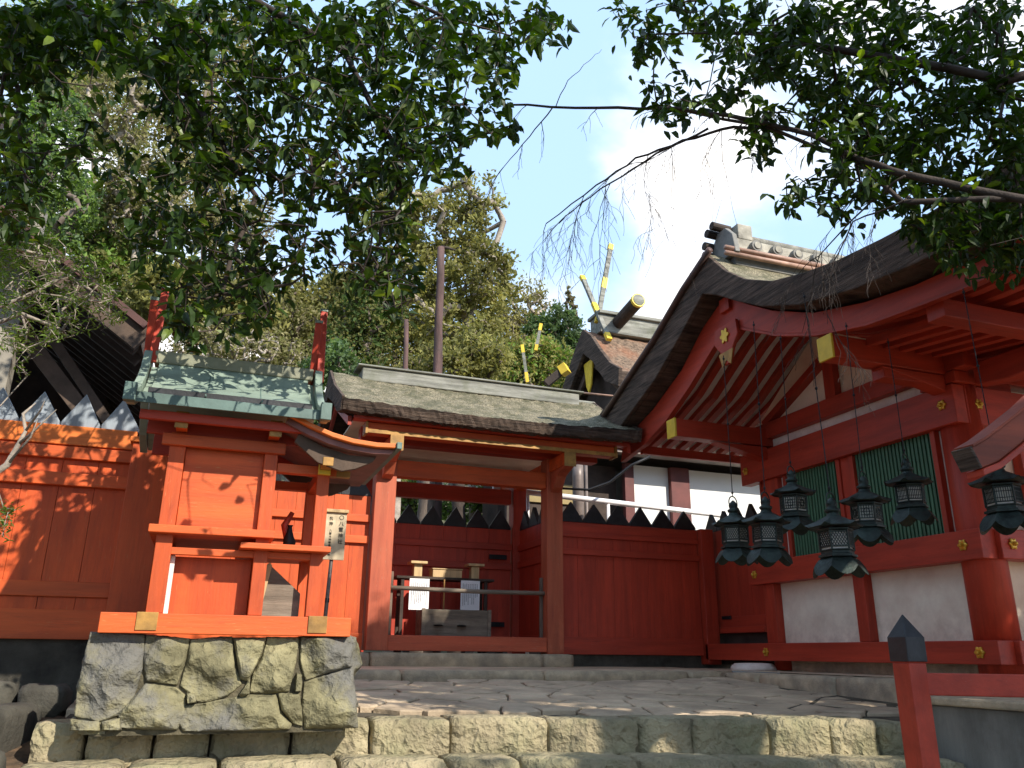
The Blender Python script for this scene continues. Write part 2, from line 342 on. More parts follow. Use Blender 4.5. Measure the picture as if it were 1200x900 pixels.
def branches(name, nodes, par, m, parent, r0=.003, rmax=.2, power=.5, sides=5, fixed=None):
    n = len(nodes); cnt = np.zeros(n); ch = [0]*n
    for i in range(n-1, -1, -1):
        cnt[i] += 1
        if par[i] >= 0: cnt[par[i]] += cnt[i]
    rad = np.minimum(r0*cnt**power, rmax)
    if fixed is not None:
        for i, r in enumerate(fixed): rad[i] = max(r, 0) if r else rad[i]
    V = []; F = []
    for i in range(n):
        p = par[i]
        if p < 0: continue
        a = nodes[p]; b = nodes[i]; d = b-a; l = np.linalg.norm(d)
        if l < 1e-5: continue
        d = d/l; u = np.cross(d, (0, 0, 1) if abs(d[2]) < .9 else (1, 0, 0)); u /= np.linalg.norm(u); w = np.cross(d, u)
        ra = min(rad[p], rad[i]*1.35); rb = rad[i]; k0 = len(V)
        for (c, r) in ((a-d*ra*.3, ra), (b, rb)):
            for k in range(sides):
                t = 2*pi*k/sides; V.append(c+(u*cos(t)+w*sin(t))*r)
        for k in range(sides): F.append((k0+k, k0+(k+1) % sides, k0+sides+(k+1) % sides, k0+sides+k))
    return np_mesh(name, V, F, m, parent, smooth=True)

def in_poly(x, y, P):
    c = False; n = len(P); j = n-1
    for i in range(n):
        if (P[i][1] > y) != (P[j][1] > y) and x < (P[j][0]-P[i][0])*(y-P[i][1])/(P[j][1]-P[i][1])+P[i][0]: c = not c
        j = i
    return c

# ------------------------------------------------------------------ ground and stonework
def yedge(x):      # front edge of the paved terrace
    return float(np.interp(x, [-1.2, .5, 2.0, 3.0, 4.1, 5.5], [5.06, 5.18, 4.90, 4.53, 4.12, 3.6]))
def zpave(x, y):   # the paving climbs gently to the kerb
    return 1.238+max(0, y-5.1)*.060+max(0, x-3.6)*.02
MB().add([(-300,-300,0),(300,-300,0),(300,300,0),(-300,300,0)], [(0,1,2,3)]).build('ground', SOIL, kind='structure')

def stone_block(mb, quad, z0, z1, seed, jit=.012, n=5, rnd=.02):
    """a worn block on a four-cornered plan (front-left, front-right, back-right, back-left), rounded and knocked about"""
    r = random.Random(seed); A = [Vector((q[0], q[1], 0)) for q in quad]
    bm = bmesh.new(); vs = {}
    def P(u, v, w):
        p = (A[0]*(1-u)+A[1]*u)*(1-v)+(A[3]*(1-u)+A[2]*u)*v; return Vector((p.x, p.y, z0+(z1-z0)*w))
    nx = max(4, int((A[1]-A[0]).length/.045)); ny = max(2, int((A[3]-A[0]).length/.08)); nz = max(2, int((z1-z0)/.045))
    ctr = P(.5, .5, .5)
    ph = [r.uniform(0, 9) for _ in range(6)]
    def vert(i, j, k):
        if (i, j, k) in vs: return vs[i, j, k]
        u, v, w = i/nx, j/ny, k/nz; p = P(u, v, w)
        e = sum(1 for t, n_ in ((i, nx), (j, ny), (k, nz)) if t in (0, n_))
        ins = (0, 0, rnd*.55, rnd)[e]
        dr = (ctr-p); 
        q = Vector(((1 if u < .5 else -1) if i in (0, nx) else 0, (1 if v < .5 else -1) if j in (0, ny) else 0, (1 if w < .5 else -1) if k in (0, nz) else 0))
        p = p+q*ins
        s = sin(p.x*13+ph[0])*sin(p.z*17+ph[1])*.5+sin(p.x*31+ph[2]+p.z*9)*.35+sin(p.y*23+ph[3]+p.x*5)*.3
        p = p+Vector((r.uniform(-1, 1)*jit*.5, s*jit+r.uniform(-1, 1)*jit*.35, r.uniform(-1, 1)*jit*.3+s*jit*.25))
        vs[i, j, k] = len(mb.v); mb.v.append(tuple(p)); return vs[i, j, k]
    for (a, b, c_, fn) in ((nx, nz, 0, lambda i, k: (i, 0, k)), (nx, nz, 0, lambda i, k: (i, ny, k)), (nx, ny, 0, lambda i, j: (i, j, nz)), (ny, nz, 0, lambda j, k: (0, j, k)), (ny, nz, 0, lambda j, k: (nx, j, k))):
        for i in range(a):
            for k in range(b):
                mb.f.append(tuple(vert(*fn(*t)) for t in ((i, k), (i+1, k), (i+1, k+1), (i, k+1))))
    bm.free()

steps = MB()
Xb = [-.76, -.50, -.17, .12, .56, 1.0, 1.46, 2.04, 2.55, 2.86, 3.28, 3.62, 3.90, 4.12]
for i in range(len(Xb)-1):
    a, b = Xb[i]+.006, Xb[i+1]-.006
    dz = random.uniform(-.012, .008); dy = random.uniform(-.02, .015)
    stone_block(steps, [(a, yedge(a)+dy), (b, yedge(b)+dy), (b, yedge(b)+.33), (a, yedge(a)+.33)], 1.0, 1.242+dz, 100+i, .012, rnd=.011)
for row in range(1, 6):   # the flight going down towards the camera
    x = -.72-row*.05; zt = 1.242-.188*row; k = 0
    while x < 4.75:
        w = random.uniform(.38, .75); a, b = x+.006, min(x+w, 4.8)-.006
        off = .34*row
        stone_block(steps, [(a, yedge(a)-off), (b, yedge(b)-off), (b, yedge(b)-off+.37), (a, yedge(a)-off+.37)], zt-.2, zt+random.uniform(-.008, .006), 200+row*20+k, .012, rnd=.02)
        x += w; k += 1
so_ = steps.build('stone_steps', STONE_S, smooth=True, kind='structure')
# rubble core below the paved terrace
core = MB()
core.prism([(-.74, 5.2), (.5, 5.24), (2.0, 4.98), (3.0, 4.62), (4.1, 4.22), (5.0, 4.0), (9, 4.0), (9, 16), (-.5, 16), (-.74, 7)], 'z', .0, 1.14)
core.build('terrace_core', SOIL, kind='structure')
core2 = MB(); cx2 = [-.66, .5, 2.0, 3.0, 4.1, 4.98]
for xa, xb in zip(cx2, cx2[1:]):
    q_ = [(xa, yedge(xa)+.30), (xb, yedge(xb)+.30), (xb, 7.5), (xa, 7.5)]
    core2.add([(x, y, zpave(x, y)-.035) for x, y in q_]+[(x, y, .9) for x, y in q_], [(0,1,2,3),(4,5,1,0),(5,6,2,1),(6,7,3,2),(7,4,0,3)])
core2.build('paving_bed', SOIL, kind='structure')
# flagstones: irregular cells cut between jittered sites
def cells(x0, x1, y0, y1, nx, ny, jit=.42):
    sx = (x1-x0)/nx; sy = (y1-y0)/ny; sites = []
    for i in range(-1, nx+1):
        for j in range(-1, ny+1):
            sites.append((x0+(i+.5+(j % 2)*.5+random.uniform(-jit, jit))*sx, y0+(j+.5+random.uniform(-jit, jit))*sy))
    outc = []
    for s in sites:
        poly = [(s[0]-2*sx, s[1]-2*sy), (s[0]+2*sx, s[1]-2*sy), (s[0]+2*sx, s[1]+2*sy), (s[0]-2*sx, s[1]+2*sy)]
        for t in sites:
            if t is s or abs(t[0]-s[0]) > 3*sx or abs(t[1]-s[1]) > 3*sy: continue
            mx_, my_ = (s[0]+t[0])/2, (s[1]+t[1])/2; nx_, ny_ = t[0]-s[0], t[1]-s[1]
            new = []
            for a, b in zip(poly, poly[1:]+poly[:1]):
                da = (a[0]-mx_)*nx_+(a[1]-my_)*ny_; db = (b[0]-mx_)*nx_+(b[1]-my_)*ny_
                if da <= 0: new.append(a)
                if da*db < 0:
                    tt = da/(da-db); new.append((a[0]+(b[0]-a[0])*tt, a[1]+(b[1]-a[1])*tt))
            poly = new
            if len(poly) < 3: break
        if len(poly) >= 3: outc.append(poly)
    return outc
pav = MB()
def flag(poly, gap=.010, th=.05):
    cx = sum(p[0] for p in poly)/len(poly); cy = sum(p[1] for p in poly)/len(poly)
    P2 = []
    for a, b in zip(poly, poly[1:]+poly[:1]):      # subdivide and jitter so that no edge is ruler straight
        n = max(1, int(math.dist(a, b)/.09))
        for k in range(n):
            t = k/n; P2.append((a[0]+(b[0]-a[0])*t+random.uniform(-.008, .008), a[1]+(b[1]-a[1])*t+random.uniform(-.006, .006)))
    dz = random.uniform(-.006, .007); tx = random.uniform(-.012, .012); ty = random.uniform(-.012, .012)
    def ring(g, dzz):
        r = []
        for p in P2:
            d = math.hypot(p[0]-cx, p[1]-cy)+1e-6; k = max(0, (d-g)/d); x = cx+(p[0]-cx)*k; y = cy+(p[1]-cy)*k
            r.append((x, y, zpave(x, y)+dz+dzz+(x-cx)*tx+(y-cy)*ty))
        return r
    n = len(P2); rs = ring(gap, -th), ring(gap, -.007), ring(gap+.012, 0), ring(gap+.06, .003)
    vs = sum(rs, [])+[(cx, cy, zpave(cx, cy)+dz+.004)]; fs = []
    for q in range(3):
        for i in range(n): fs.append((q*n+i, q*n+(i+1) % n, (q+1)*n+(i+1) % n, (q+1)*n+i))
    for i in range(n): fs.append((3*n+i, 3*n+(i+1) % n, 4*n))
    pav.add(vs, fs)
random.seed(21)
for poly in cells(-.8, 5.2, 4.3, 7.6, 14, 14):
    cx = sum(p[0] for p in poly)/len(poly); cy = sum(p[1] for p in poly)/len(poly)
    poly = [(min(max(p[0], -.7), 4.98), min(p[1], 7.385)) for p in poly]
    if cx > 4.98 or cx < -.7 or cy > 7.38: continue
    poly = [(p[0], max(p[1], yedge(p[0])+.335)) for p in poly]
    if cy < yedge(cx)+.36: continue
    ar = abs(sum(a[0]*b[1]-b[0]*a[1] for a, b in zip(poly, poly[1:]+poly[:1])))/2
    if ar < .01: continue
    flag(poly)
pav.build('paving', STONE_P, smooth=False, kind='structure')
# kerbs and the terrace under the gate and the hall
kb = MB(); x = .55; k = 0
while x < 5.0:
    w = random.uniform(1.0, 1.6); b = min(x+w, 5.0)
    stone_block(kb, [(x+.003, 7.40), (b-.003, 7.40), (b-.003, 7.72), (x+.003, 7.72)], 1.28, 1.455, 500+k, .004, rnd=.012); x = b; k += 1
y = 2.2
while y < 7.4:
    w = random.uniform(1.0, 1.5); b = min(y+w, 7.4)
    stone_block(kb, [(5.0, y+.003), (5.32, y+.003), (5.32, b-.003), (5.0, b-.003)], .9, 1.445, 540+k, .004, rnd=.012); y = b; k += 1
kb.build('kerb', STONE_K, smooth=True, kind='structure')
tr = MB()
tr.add([(.5,7.7,1.452),(5.3,7.7,1.452),(5.3,14,1.53),(.5,14,1.53),(.5,7.7,1.0),(5.3,7.7,1.0)], [(0,1,2,3),(4,5,1,0)])
tr.add([(5.3,2.2,1.44),(12,2.2,1.44),(12,14,1.47),(5.3,14,1.47),(5.3,2.2,.9),(12,2.2,.9)], [(0,1,2,3),(4,5,1,0)])
tr.build('terrace', STONE_P, kind='structure')
# retaining wall with a ledge, right foreground
rw = empty('retaining_wall', (5.0, 3.1, 0), 'stained grey concrete wall with a coping ledge behind the black capped post', 'wall')
q = MB().box(4.14, 4.99, 2.0, 4.02, 0.3, 1.335); q.build('wall_face', CONC, rw, .01)
MB().box(4.10, 4.995, 1.98, 4.06, 1.337, 1.385).build('coping', STONE_K, rw, .012)

# earth, channel and rough kerbs at the left
MB().add([(-9,2.5,.98),(-.78,2.5,.98),(-.78,5.0,1.02),(-9,5.0,1.02),(-9,6.6,1.25),(-.62,6.6,1.25)], [(0,1,2,3),(3,2,5,4)]).build('earth_ground', EARTH, kind='structure')
kl = MB()
stone_block(kl, [(-1.30,4.55),(-1.08,4.55),(-.80,5.75),(-1.02,5.80)], .95, 1.30, 601, .012, rnd=.03)
stone_block(kl, [(-1.75,4.35),(-1.30,4.3),(-1.28,4.62),(-1.7,4.7)], .9, 1.32, 602, .014, rnd=.04)
stone_block(kl, [(-1.9,5.85),(-1.0,5.80),(-.98,6.0),(-1.9,6.05)], 1.2, 1.42, 603, .012, rnd=.03)
stone_block(kl, [(-1.0,4.75),(-.82,4.7),(-.80,4.95),(-1.0,5.0)], .95, 1.14, 604, .012, rnd=.03)
stone_block(kl, [(-.98,5.78),(-.7,5.75),(-.68,5.98),(-.98,6.0)], 1.2, 1.40, 605, .012, rnd=.03)
kl.build('channel_kerb', STONE_D, smooth=True, kind='structure')
# fallen leaves in the bed
LP = np.stack([rng.uniform(-2.3, -1.12, 420), rng.uniform(4.9, 5.85, 420), rng.uniform(1.20, 1.24, 420)], 1)
MB().add([(-2.6,4.6,1.19),(-1.08,4.6,1.17),(-.98,5.85,1.24),(-2.6,5.85,1.26)], [(0,1,2,3)]).build('leaf_bed', EARTH, kind='structure')
DRY = mat('dry_leaf', (.34, .17, .07), .8, .4, 30, 0, 10, rnd=.05)
LP[:, 2] = 1.205+(LP[:, 1]-4.9)*.05
fl = leaves('fallen_leaves', LP, .06, .035, DRY, None, droop=(-.15, .25)); tag(fl, 'scattered brown fallen leaves lying in the bed behind the kerb', 'leaves', kind='stuff')

# ------------------------------------------------------------------ vermilion plank fences with pointed tips
def plank_fence(axis, a, b, pos, thick, z0, z1, zr, name_label, tipmat, redV, redH, face, boardw=.235, tip=.23, tipw=None, posts=(), lowz=None, rails=True, group=None):
    """axis 'x' or 'y': direction it runs; face = sign of the side that carries the rails"""
    mid = (a+b)/2; loc = (mid, pos, z0) if axis == 'x' else (pos, mid, z0)
    root = empty('plank_fence', loc, name_label, 'fence', group)
    def bx(mb, s0, s1, d0, d1, za, zb):
        if axis == 'x': mb.box(s0, s1, pos+d0, pos+d1, za, zb)
        else: mb.box(pos+d0, pos+d1, s0, s1, za, zb)
    mb = MB(); s = a; r = random.Random(int(a*100+pos*10))
    n = max(1, round((b-a)/boardw)); w = (b-a)/n
    for i in range(n):
        o = r.uniform(-.003, .003); bx(mb, a+i*w+.0012, a+(i+1)*w-.0012, o*.5, thick+o*.5, z0+.16, z1)
    mb.build('boards', redV, root, .0015)
    mb = MB(); bx(mb, a, b, -.012, thick+.012, z0, z0+.19); mb.build('sill_board', redH, root, .004)
    if rails:
        for (za, zb, d) in zr:
            mb = MB()
            lo, hi = (-d, -.004) if face < 0 else (thick+.004, thick+d)
            bx(mb, a, b, lo, hi, za, zb); mb.build('rail', redH, root, .005)
    tw = tipw or .30; n = max(1, round((b-a)/tw)); w = (b-a)/n
    for i in range(n):
        s0 = a+i*w+.006; s1 = a+(i+1)*w-.006; c = (s0+s1)/2; j = r.uniform(-.006, .006)
        pts = [(s0, z1+.002), (s1, z1+.002), (s1, z1+.03), (c+j, z1+tip+j), (s0, z1+.03)]
        t = MB()
        if axis == 'x': t.prism(pts, 'y', pos-.006, pos+thick+.006)
        else: t.prism(pts, 'x', pos-.006, pos+thick+.006)
        t.build('pointed_tip', tipmat, root, .003)
    for p in posts:
        mb = MB(); bx(mb, p-.09, p+.09, -.07, thick+.05, z0-.03, z1-.02); mb.build('post', redV, root, .008)
    return root
FL = (((2.86, 2.93, .055)), ((2.68, 2.76, .06)), ((1.93, 2.02, .035)))
# left fence (Y=6.3)
lf = plank_fence('x', -4.2, -.59, 6.3, .04, 1.66, 2.96, [(2.86, 2.945, .05), (2.67, 2.76, .055), (1.93, 2.03, .03)],
    'sunlit orange plank fence with pointed tips in a pale sunlit blue-grey at the left', SLATE, RED_V, RED_H, -1, .22, .24, .255)
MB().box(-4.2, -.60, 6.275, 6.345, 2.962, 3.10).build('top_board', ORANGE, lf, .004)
for o in lf.children:
    if o.name.startswith('pointed_tip'): o.location.z += .14
# thick post leaning at its end
gp = empty('gate_post', (-.45, 6.2, 1.6), 'broad red squared timber post at the right end of the orange fence', 'post')
MB().box(-.60, -.36, 6.10, 6.30, 1.62, 2.98).build('post_shaft', RED_V, gp, .006)
MB().box(-.36, -.335, 6.12, 6.28, 1.62, 2.98).build('edge_board', RED_V, gp, .004)
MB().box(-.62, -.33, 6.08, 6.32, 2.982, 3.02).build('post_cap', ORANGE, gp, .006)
# dark sill stones under the left fence
MB().box(-4.5, -.4, 6.36, 6.5, 1.2, 1.66).build('fence_footing', STONE_D, kind='structure')
# return fence and the pieces beside the gate
plank_fence('y', 6.36, 8.88, -.45, .04, 1.62, 3.08, [(2.84, 2.92, .04), (2.66, 2.75, .04)], 'red return fence running back behind the small shrine', BLACK, RED_V, DEEP_Y, 1)
plank_fence('x', -.40, 1.60, 8.93, .04, 1.60, 3.24, [(2.95, 3.03, .04), (2.72, 2.80, .04)], 'bright red fence between the small shrine and the gate, behind the notice board', BLACK, RED_V, RED_H, -1, .2, .28, .33)
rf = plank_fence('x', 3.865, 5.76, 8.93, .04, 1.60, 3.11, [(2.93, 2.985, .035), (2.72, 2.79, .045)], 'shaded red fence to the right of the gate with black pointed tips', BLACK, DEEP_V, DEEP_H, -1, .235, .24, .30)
MB().box(3.865, 5.76, 8.912, 8.918, 2.985, 3.10).build('top_board', DEEP_H, rf, .003)
MB().box(5.77, 5.95, 8.84, 9.02, 1.50, 3.12).build('post', DEEP_V, rf, .008)
rf2 = plank_fence('y', 7.98, 9.1, 6.0, .04, 1.86, 3.10, [(1.86, 1.93, .035)], 'short dark red fence panel between the fence post and the hall', BLACK, DEEP_V, DEEP_Y, -1, .21, .24, .28)
MB().box(5.97, 6.03, 7.98, 8.83, 1.60, 1.70).build('bottom_slat', DEEP_Y, rf2, .004)
MB().box(6.06, 6.10, 7.98, 9.2, 1.5, 3.0).build('backing', WOODD, rf2)
MB().box(5.965, 5.985, 8.62, 8.80, 2.02, 2.06).build('latch', IRON, rf2, .003)
# dark footing stones under the right fence
MB().box(3.9, 6.2, 9.0, 9.1, 1.40, 1.62).build('fence_footing', STONE_D, kind='structure')

# ------------------------------------------------------------------ small gate with bark roof
def sagroof(name_pts, x0, x1, m, parent, name, nx=24, up=.0, thick_ragged=.006, seed=1):
    """extrude a closed (y,z) outline along X with a slight lift at both ends and a ragged surface"""
    r = random.Random(seed); P = name_pts; n = len(P); mb = MB()
    for i in range(nx+1):
        t = i/nx; x = x0+(x1-x0)*t; lift = up*(2*t-1)**2
        for (y, z) in P: mb.v.append((x, y+r.uniform(-1, 1)*thick_ragged, z+lift+r.uniform(-1, 1)*thick_ragged))
    for i in range(nx):
        for k in range(n): mb.f.append((i*n+k, i*n+(k+1) % n, (i+1)*n+(k+1) % n, (i+1)*n+k))
    mb.f.append(tuple(range(n))[::-1]); mb.f.append(tuple(nx*n+k for k in range(n)))
    o = mb.build(name, m, parent); o.data.materials.append(BARKE)
    for p_ in o.data.polygons:
        if p_.normal.z < .05: p_.material_index = 1
    return o
def dense(P, step=.08):
    o = []
    for a, b in zip(P, P[1:]):
        n = max(1, int(math.dist(a, b)/step))
        for k in range(n): o.append((a[0]+(b[0]-a[0])*k/n, a[1]+(b[1]-a[1])*k/n))
    return o+[P[-1]]
g = empty('shrine_gate', (2.75, 9.4, 1.5), 'faded red roofed gate with a moss-grown bark roof in the middle of the fence', 'gate')
box('gate_post', 1.62, 1.85, 8.80, 9.0, 1.62, 3.83, FADE_V, g)
box('gate_post', 3.66, 3.86, 8.80, 9.0, 1.60, 3.83, FADE_V, g)
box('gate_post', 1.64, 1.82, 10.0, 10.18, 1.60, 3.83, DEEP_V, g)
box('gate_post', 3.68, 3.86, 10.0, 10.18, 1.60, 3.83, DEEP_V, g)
box('threshold', 1.852, 3.658, 8.82, 8.98, 1.62, 1.775, FADE_H, g)
box('lintel', 1.852, 3.658, 8.83, 8.97, 3.47, 3.66, RED_H, g)
box('lintel', 1.852, 3.658, 10.02, 10.12, 3.47, 3.66, DEEP_H, g)
box('floor_boards', 1.60, 3.88, 8.98, 10.0, 1.55, 1.60, WOOD, g)
for X in (1.735, 3.76):
    MB().box(X-.07, X+.07, 8.35, 10.6, 3.66, 3.81).build('bracket_arm', RED_H, g, .006)
    MB().prism([(8.35, 3.66), (8.79, 3.66), (8.79, 3.42), (8.70, 3.46), (8.60, 3.58)], 'x', X-.06, X+.06).build('corbel', FADE_V, g, .006)
    MB().box(X-.072, X+.072, 8.342, 8.349, 3.65, 3.815).build('bracket_end', OLIVE, g)
bm_ = box('eave_beam', 1.42, 4.34, 8.36, 8.50, 3.815, 3.93, RED_H, g)
MB().box(1.41, 4.35, 8.345, 8.358, 3.815, 3.855).build('lit_beam_edge', OLIVE, g)  # ochre strip puts the sunlit lower edge of the beam into colour
MB().box(4.345, 4.37, 8.34, 8.52, 3.805, 3.94).build('beam_cap', OLIVE, g)
MB().box(1.39, 1.415, 8.34, 8.52, 3.805, 3.94).build('beam_cap', OLIVE, g)
box('upper_beam', 1.42, 4.34, 8.82, 8.98, 3.835, 4.0, DEEP_H, g)
box('eave_beam', 1.42, 4.34, 10.2, 10.34, 3.815, 3.93, DEEP_H, g)
MB().box(1.3, 4.45, 8.36, 10.5, 4.005, 4.02).build('soffit', WHITE, g)
MB().box(1.25, 4.5, 8.28, 8.40, 3.935, 3.975).build('fascia', DEEP_H, g, .004)
# bark roof
top = dense([(8.16, 4.07), (8.5, 4.22), (8.9, 4.43), (9.3, 4.70), (9.42, 4.76), (9.5, 4.70), (9.9, 4.45), (10.3, 4.22), (10.66, 4.07)], .05)
bot = [(10.60, 3.95), (10.1, 4.05), (9.42, 4.45), (8.7, 4.06), (8.22, 3.95)]
sagroof(top+bot, 1.12, 4.58, BARK, g, 'bark_roof', 70, .045, .009, 3)
sagroof([(8.15, 4.06), (8.17, 4.0), (8.19, 3.95), (8.24, 3.935), (8.24, 3.95), (8.18, 4.06)], 1.11, 4.59, BARKE, g, 'bark_eave', 90, .045, .009, 4)
for X in (1.09, 4.585):
    pts = [(8.15, 4.13), (8.9, 4.48), (9.42, 4.82), (9.94, 4.48), (10.68, 4.13), (10.6, 3.96), (9.42, 4.48), (8.2, 3.98)]
    MB().prism(pts, 'x', X, X+.03).build('gable_edge', BARKE, g, .004)
    MB().prism([(8.3, 3.96), (8.9, 4.18), (9.42, 4.50), (9.94, 4.18), (10.5, 3.96), (10.5, 3.86), (9.42, 4.34), (8.3, 3.86)], 'x', X+(.10 if X < 2 else -.10), X+(.14 if X < 2 else -.06)).build('bargeboard', DEEP_V, g, .004)
rb = MB().box(1.46, 4.32, 9.27, 9.57, 4.70, 4.87); rb.build('ridge_board', MOSS, g, .012)
MB().box(1.40, 4.38, 9.24, 9.60, 4.872, 4.895).build('ridge_cap', MOSS, g, .008)
# foundation stones
fs = MB(); xs = [1.38, 1.66, 3.58, 3.95]
for i in range(3): stone_block(fs, [(xs[i]+.003, 8.72), (xs[i+1]-.003, 8.72), (xs[i+1]-.003, 9.1), (xs[i]+.003, 9.1)], 1.45, 1.60, 700+i, .003, rnd=.010)
fs.build('foundation_stone', STONE_K, g, smooth=True)
# inner fences of the gate recess
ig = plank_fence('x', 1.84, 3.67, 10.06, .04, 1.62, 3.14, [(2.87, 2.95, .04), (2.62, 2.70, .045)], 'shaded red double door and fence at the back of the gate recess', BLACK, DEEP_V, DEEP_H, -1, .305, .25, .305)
for (x_, z_) in ((3.35, 2.78), (3.33, 1.95)): MB().box(x_, x_+.24, 9.985, 9.998, z_-.035, z_+.025).build('hinge', IRON, ig, .004)
MB().box(2.74, 2.755, 10.02, 10.05, 1.82, 2.6).build('door_meeting_stile', DEEP_V, ig, .002)
for X, lab in ((1.70, 'left'), (3.76, 'right')):
    plank_fence('y', 9.03, 9.97, X, .04, 1.62, 3.12, [(2.85, 2.93, .03), (2.64, 2.72, .03)], 'short red side fence closing the %s side of the gate recess' % lab, BLACK, DEEP_V, DEEP_Y, 1 if X < 2 else -1, .24, .24, .31)
# barrier rail
br = empty('barrier_rail', (2.78, 8.93, 1.78), 'weathered round wooden rail across the gate opening between two thin posts', 'rail')
MB().tube([(1.87, 8.90, 2.265), (2.8, 8.90, 2.255), (3.66, 8.90, 2.262)], .024, 10).build('rail', WOOD, br, smooth=True)
for X in (1.885, 3.64): MB().box(X-.018, X+.018, 8.93, 8.966, 1.777, 2.44).build('upright', WOODV, br, .004)
# offering box
ob = empty('offering_box', (2.66, 9.25, 1.6), 'old grey wooden offering box on the floor of the gate', 'box')
B = MB(); B.box(2.29, 3.06, 9.08, 9.11, 1.62, 2.06); B.box(2.29, 3.06, 9.40, 9.43, 1.62, 2.06); B.box(2.29, 2.32, 9.112, 9.398, 1.62, 2.06); B.box(3.03, 3.06, 9.112, 9.398, 1.62, 2.06)
B.build('box_body', WOOD, ob, .006)
for X in (2.27, 3.04): MB().box(X, X+.04, 9.066, 9.078, 1.62, 2.07).build('corner_batten', WOOD, ob, .004)
B = MB()
for k in range(7): B.bar((2.33, 9.135+k*.04, 2.05), (3.02, 9.135+k*.04, 2.05), .018, .03)
B.build('slatted_top', WOOD, ob)
for X in (2.46, 2.73): MB().lathe([(.001, 0), (.05, .004), (.055, .012), (.02, .02)], (X, 9.06, 1.88), 12).build('iron_fitting', IRON, ob)
MB().box(2.28, 3.07, 9.06, 9.45, 2.062, 2.085).build('rim', WOOD, ob, .004) if False else None
# offering table with its stands
ot = empty('offering_table', (2.62, 9.55, 1.6), 'dark narrow offering table behind the box in the gate', 'table')
box('tabletop', 2.06, 3.26, 9.50, 9.78, 2.42, 2.45, WOODD, ot)
for X in (2.14, 3.16):
    for Y in (9.54, 9.73): box('leg', X-.02, X+.02, Y-.02, Y+.02, 1.6, 2.418, WOODD, ot)
stand = empty('offering_stand', (2.33, 9.63, 2.45), 'small pale wooden offering stand at the left end of the table', 'stand', None)
box('tray', 2.23, 2.43, 9.53, 9.73, 2.60, 2.63, WOODL, stand); box('pedestal', 2.28, 2.38, 9.58, 9.68, 2.452, 2.598, WOODL, stand)
s2 = copy_tree(stand); s2.location.x = 3.04; s2['label'] = 'small pale wooden offering stand at the right end of the table'
for o_ in (stand, s2): o_['group'] = 'offering stands'
bb = empty('wooden_block', (2.68, 9.63, 2.452), 'pale wooden box lying between the two offering stands', 'box')
box('box_body', 2.50, 2.86, 9.54, 9.72, 2.452, 2.54, WOODL, bb); box('lid', 2.49, 2.87, 9.53, 9.73, 2.542, 2.556, WOODL, bb)
for X, lab in ((2.21, 'left'), (2.83, 'right')):
    nt_ = empty('paper_notice', (X+.1, 9.47, 2.4), 'white printed paper hanging in the gate, the %s one of the two' % lab, 'notice', 'paper notices in the gate')
    MB().box(X, X+.235, 9.47, 9.474, 2.07, 2.42).build('sheet', PAPER, nt_)
    B = MB(); r = random.Random(int(X*10))
    for k in range(9):
        zt = 2.385-r.uniform(0, .02); zb = 2.12+r.uniform(0, .12); xx = X+.022+k*.022
        while zt > zb: B.box(xx, xx+.011, 9.466, 9.469, zt-.011, zt); zt -= .016
    B.build('print', PRINT, nt_)
box('string_post', 2.615, 2.63, 9.45, 9.465, 1.85, 2.42, OLIVE, ot, 0)

# ------------------------------------------------------------------ little shrine on its boulder plinth
random.seed(5)
pl = empty('stone_plinth', (.17, 5.2, 1.2), 'rough boulder plinth carrying the little red shrine', 'plinth')
Z2 = lambda p: hy(p[0]/2.727, 600+p[1]/2.727, 4.90)
rocks = [
 [(290,388),(375,390),(460,395),(458,430),(456,480),(430,560),(390,610),(320,630),(245,615),(250,560),(262,500),(275,440)],
 [(468,395),(535,398),(604,405),(592,470),(567,530),(520,525),(472,520),(460,470)],
 [(612,408),(680,402),(740,400),(752,480),(772,530),(730,560),(690,572),(640,580),(582,532),(600,460)],
 [(746,402),(850,402),(837,450),(795,520),(770,515),(758,460)],
 [(857,402),(955,402),(946,470),(925,548),(860,556),(803,552),(812,500),(842,450)],
 [(965,400),(1040,398),(1120,397),(1126,440),(1125,480),(1050,498),(980,518),(963,465)],
 [(977,527),(1060,503),(1126,490),(1138,560),(1146,650),(1060,652),(980,652),(970,600)],
 [(880,562),(900,610),(932,640),(925,655),(760,660),(596,660),(578,630),(602,592),(700,577),(800,562)],
 [(893,558),(958,556),(968,605),(970,645),(940,640),(902,602)],
 [(470,530),(560,540),(592,562),(592,610),(570,655),(480,655),(392,650),(385,610),(430,567)],
 [(230,627),(320,634),(326,658),(230,658)], [(332,634),(387,625),(394,657),(332,658)],
 [(600,555),(626,556),(632,580),(602,584)], [(950,500),(966,506),(964,550),(944,552)], [(765,562),(800,515),(800,556),(778,567)]]
RM = MB()
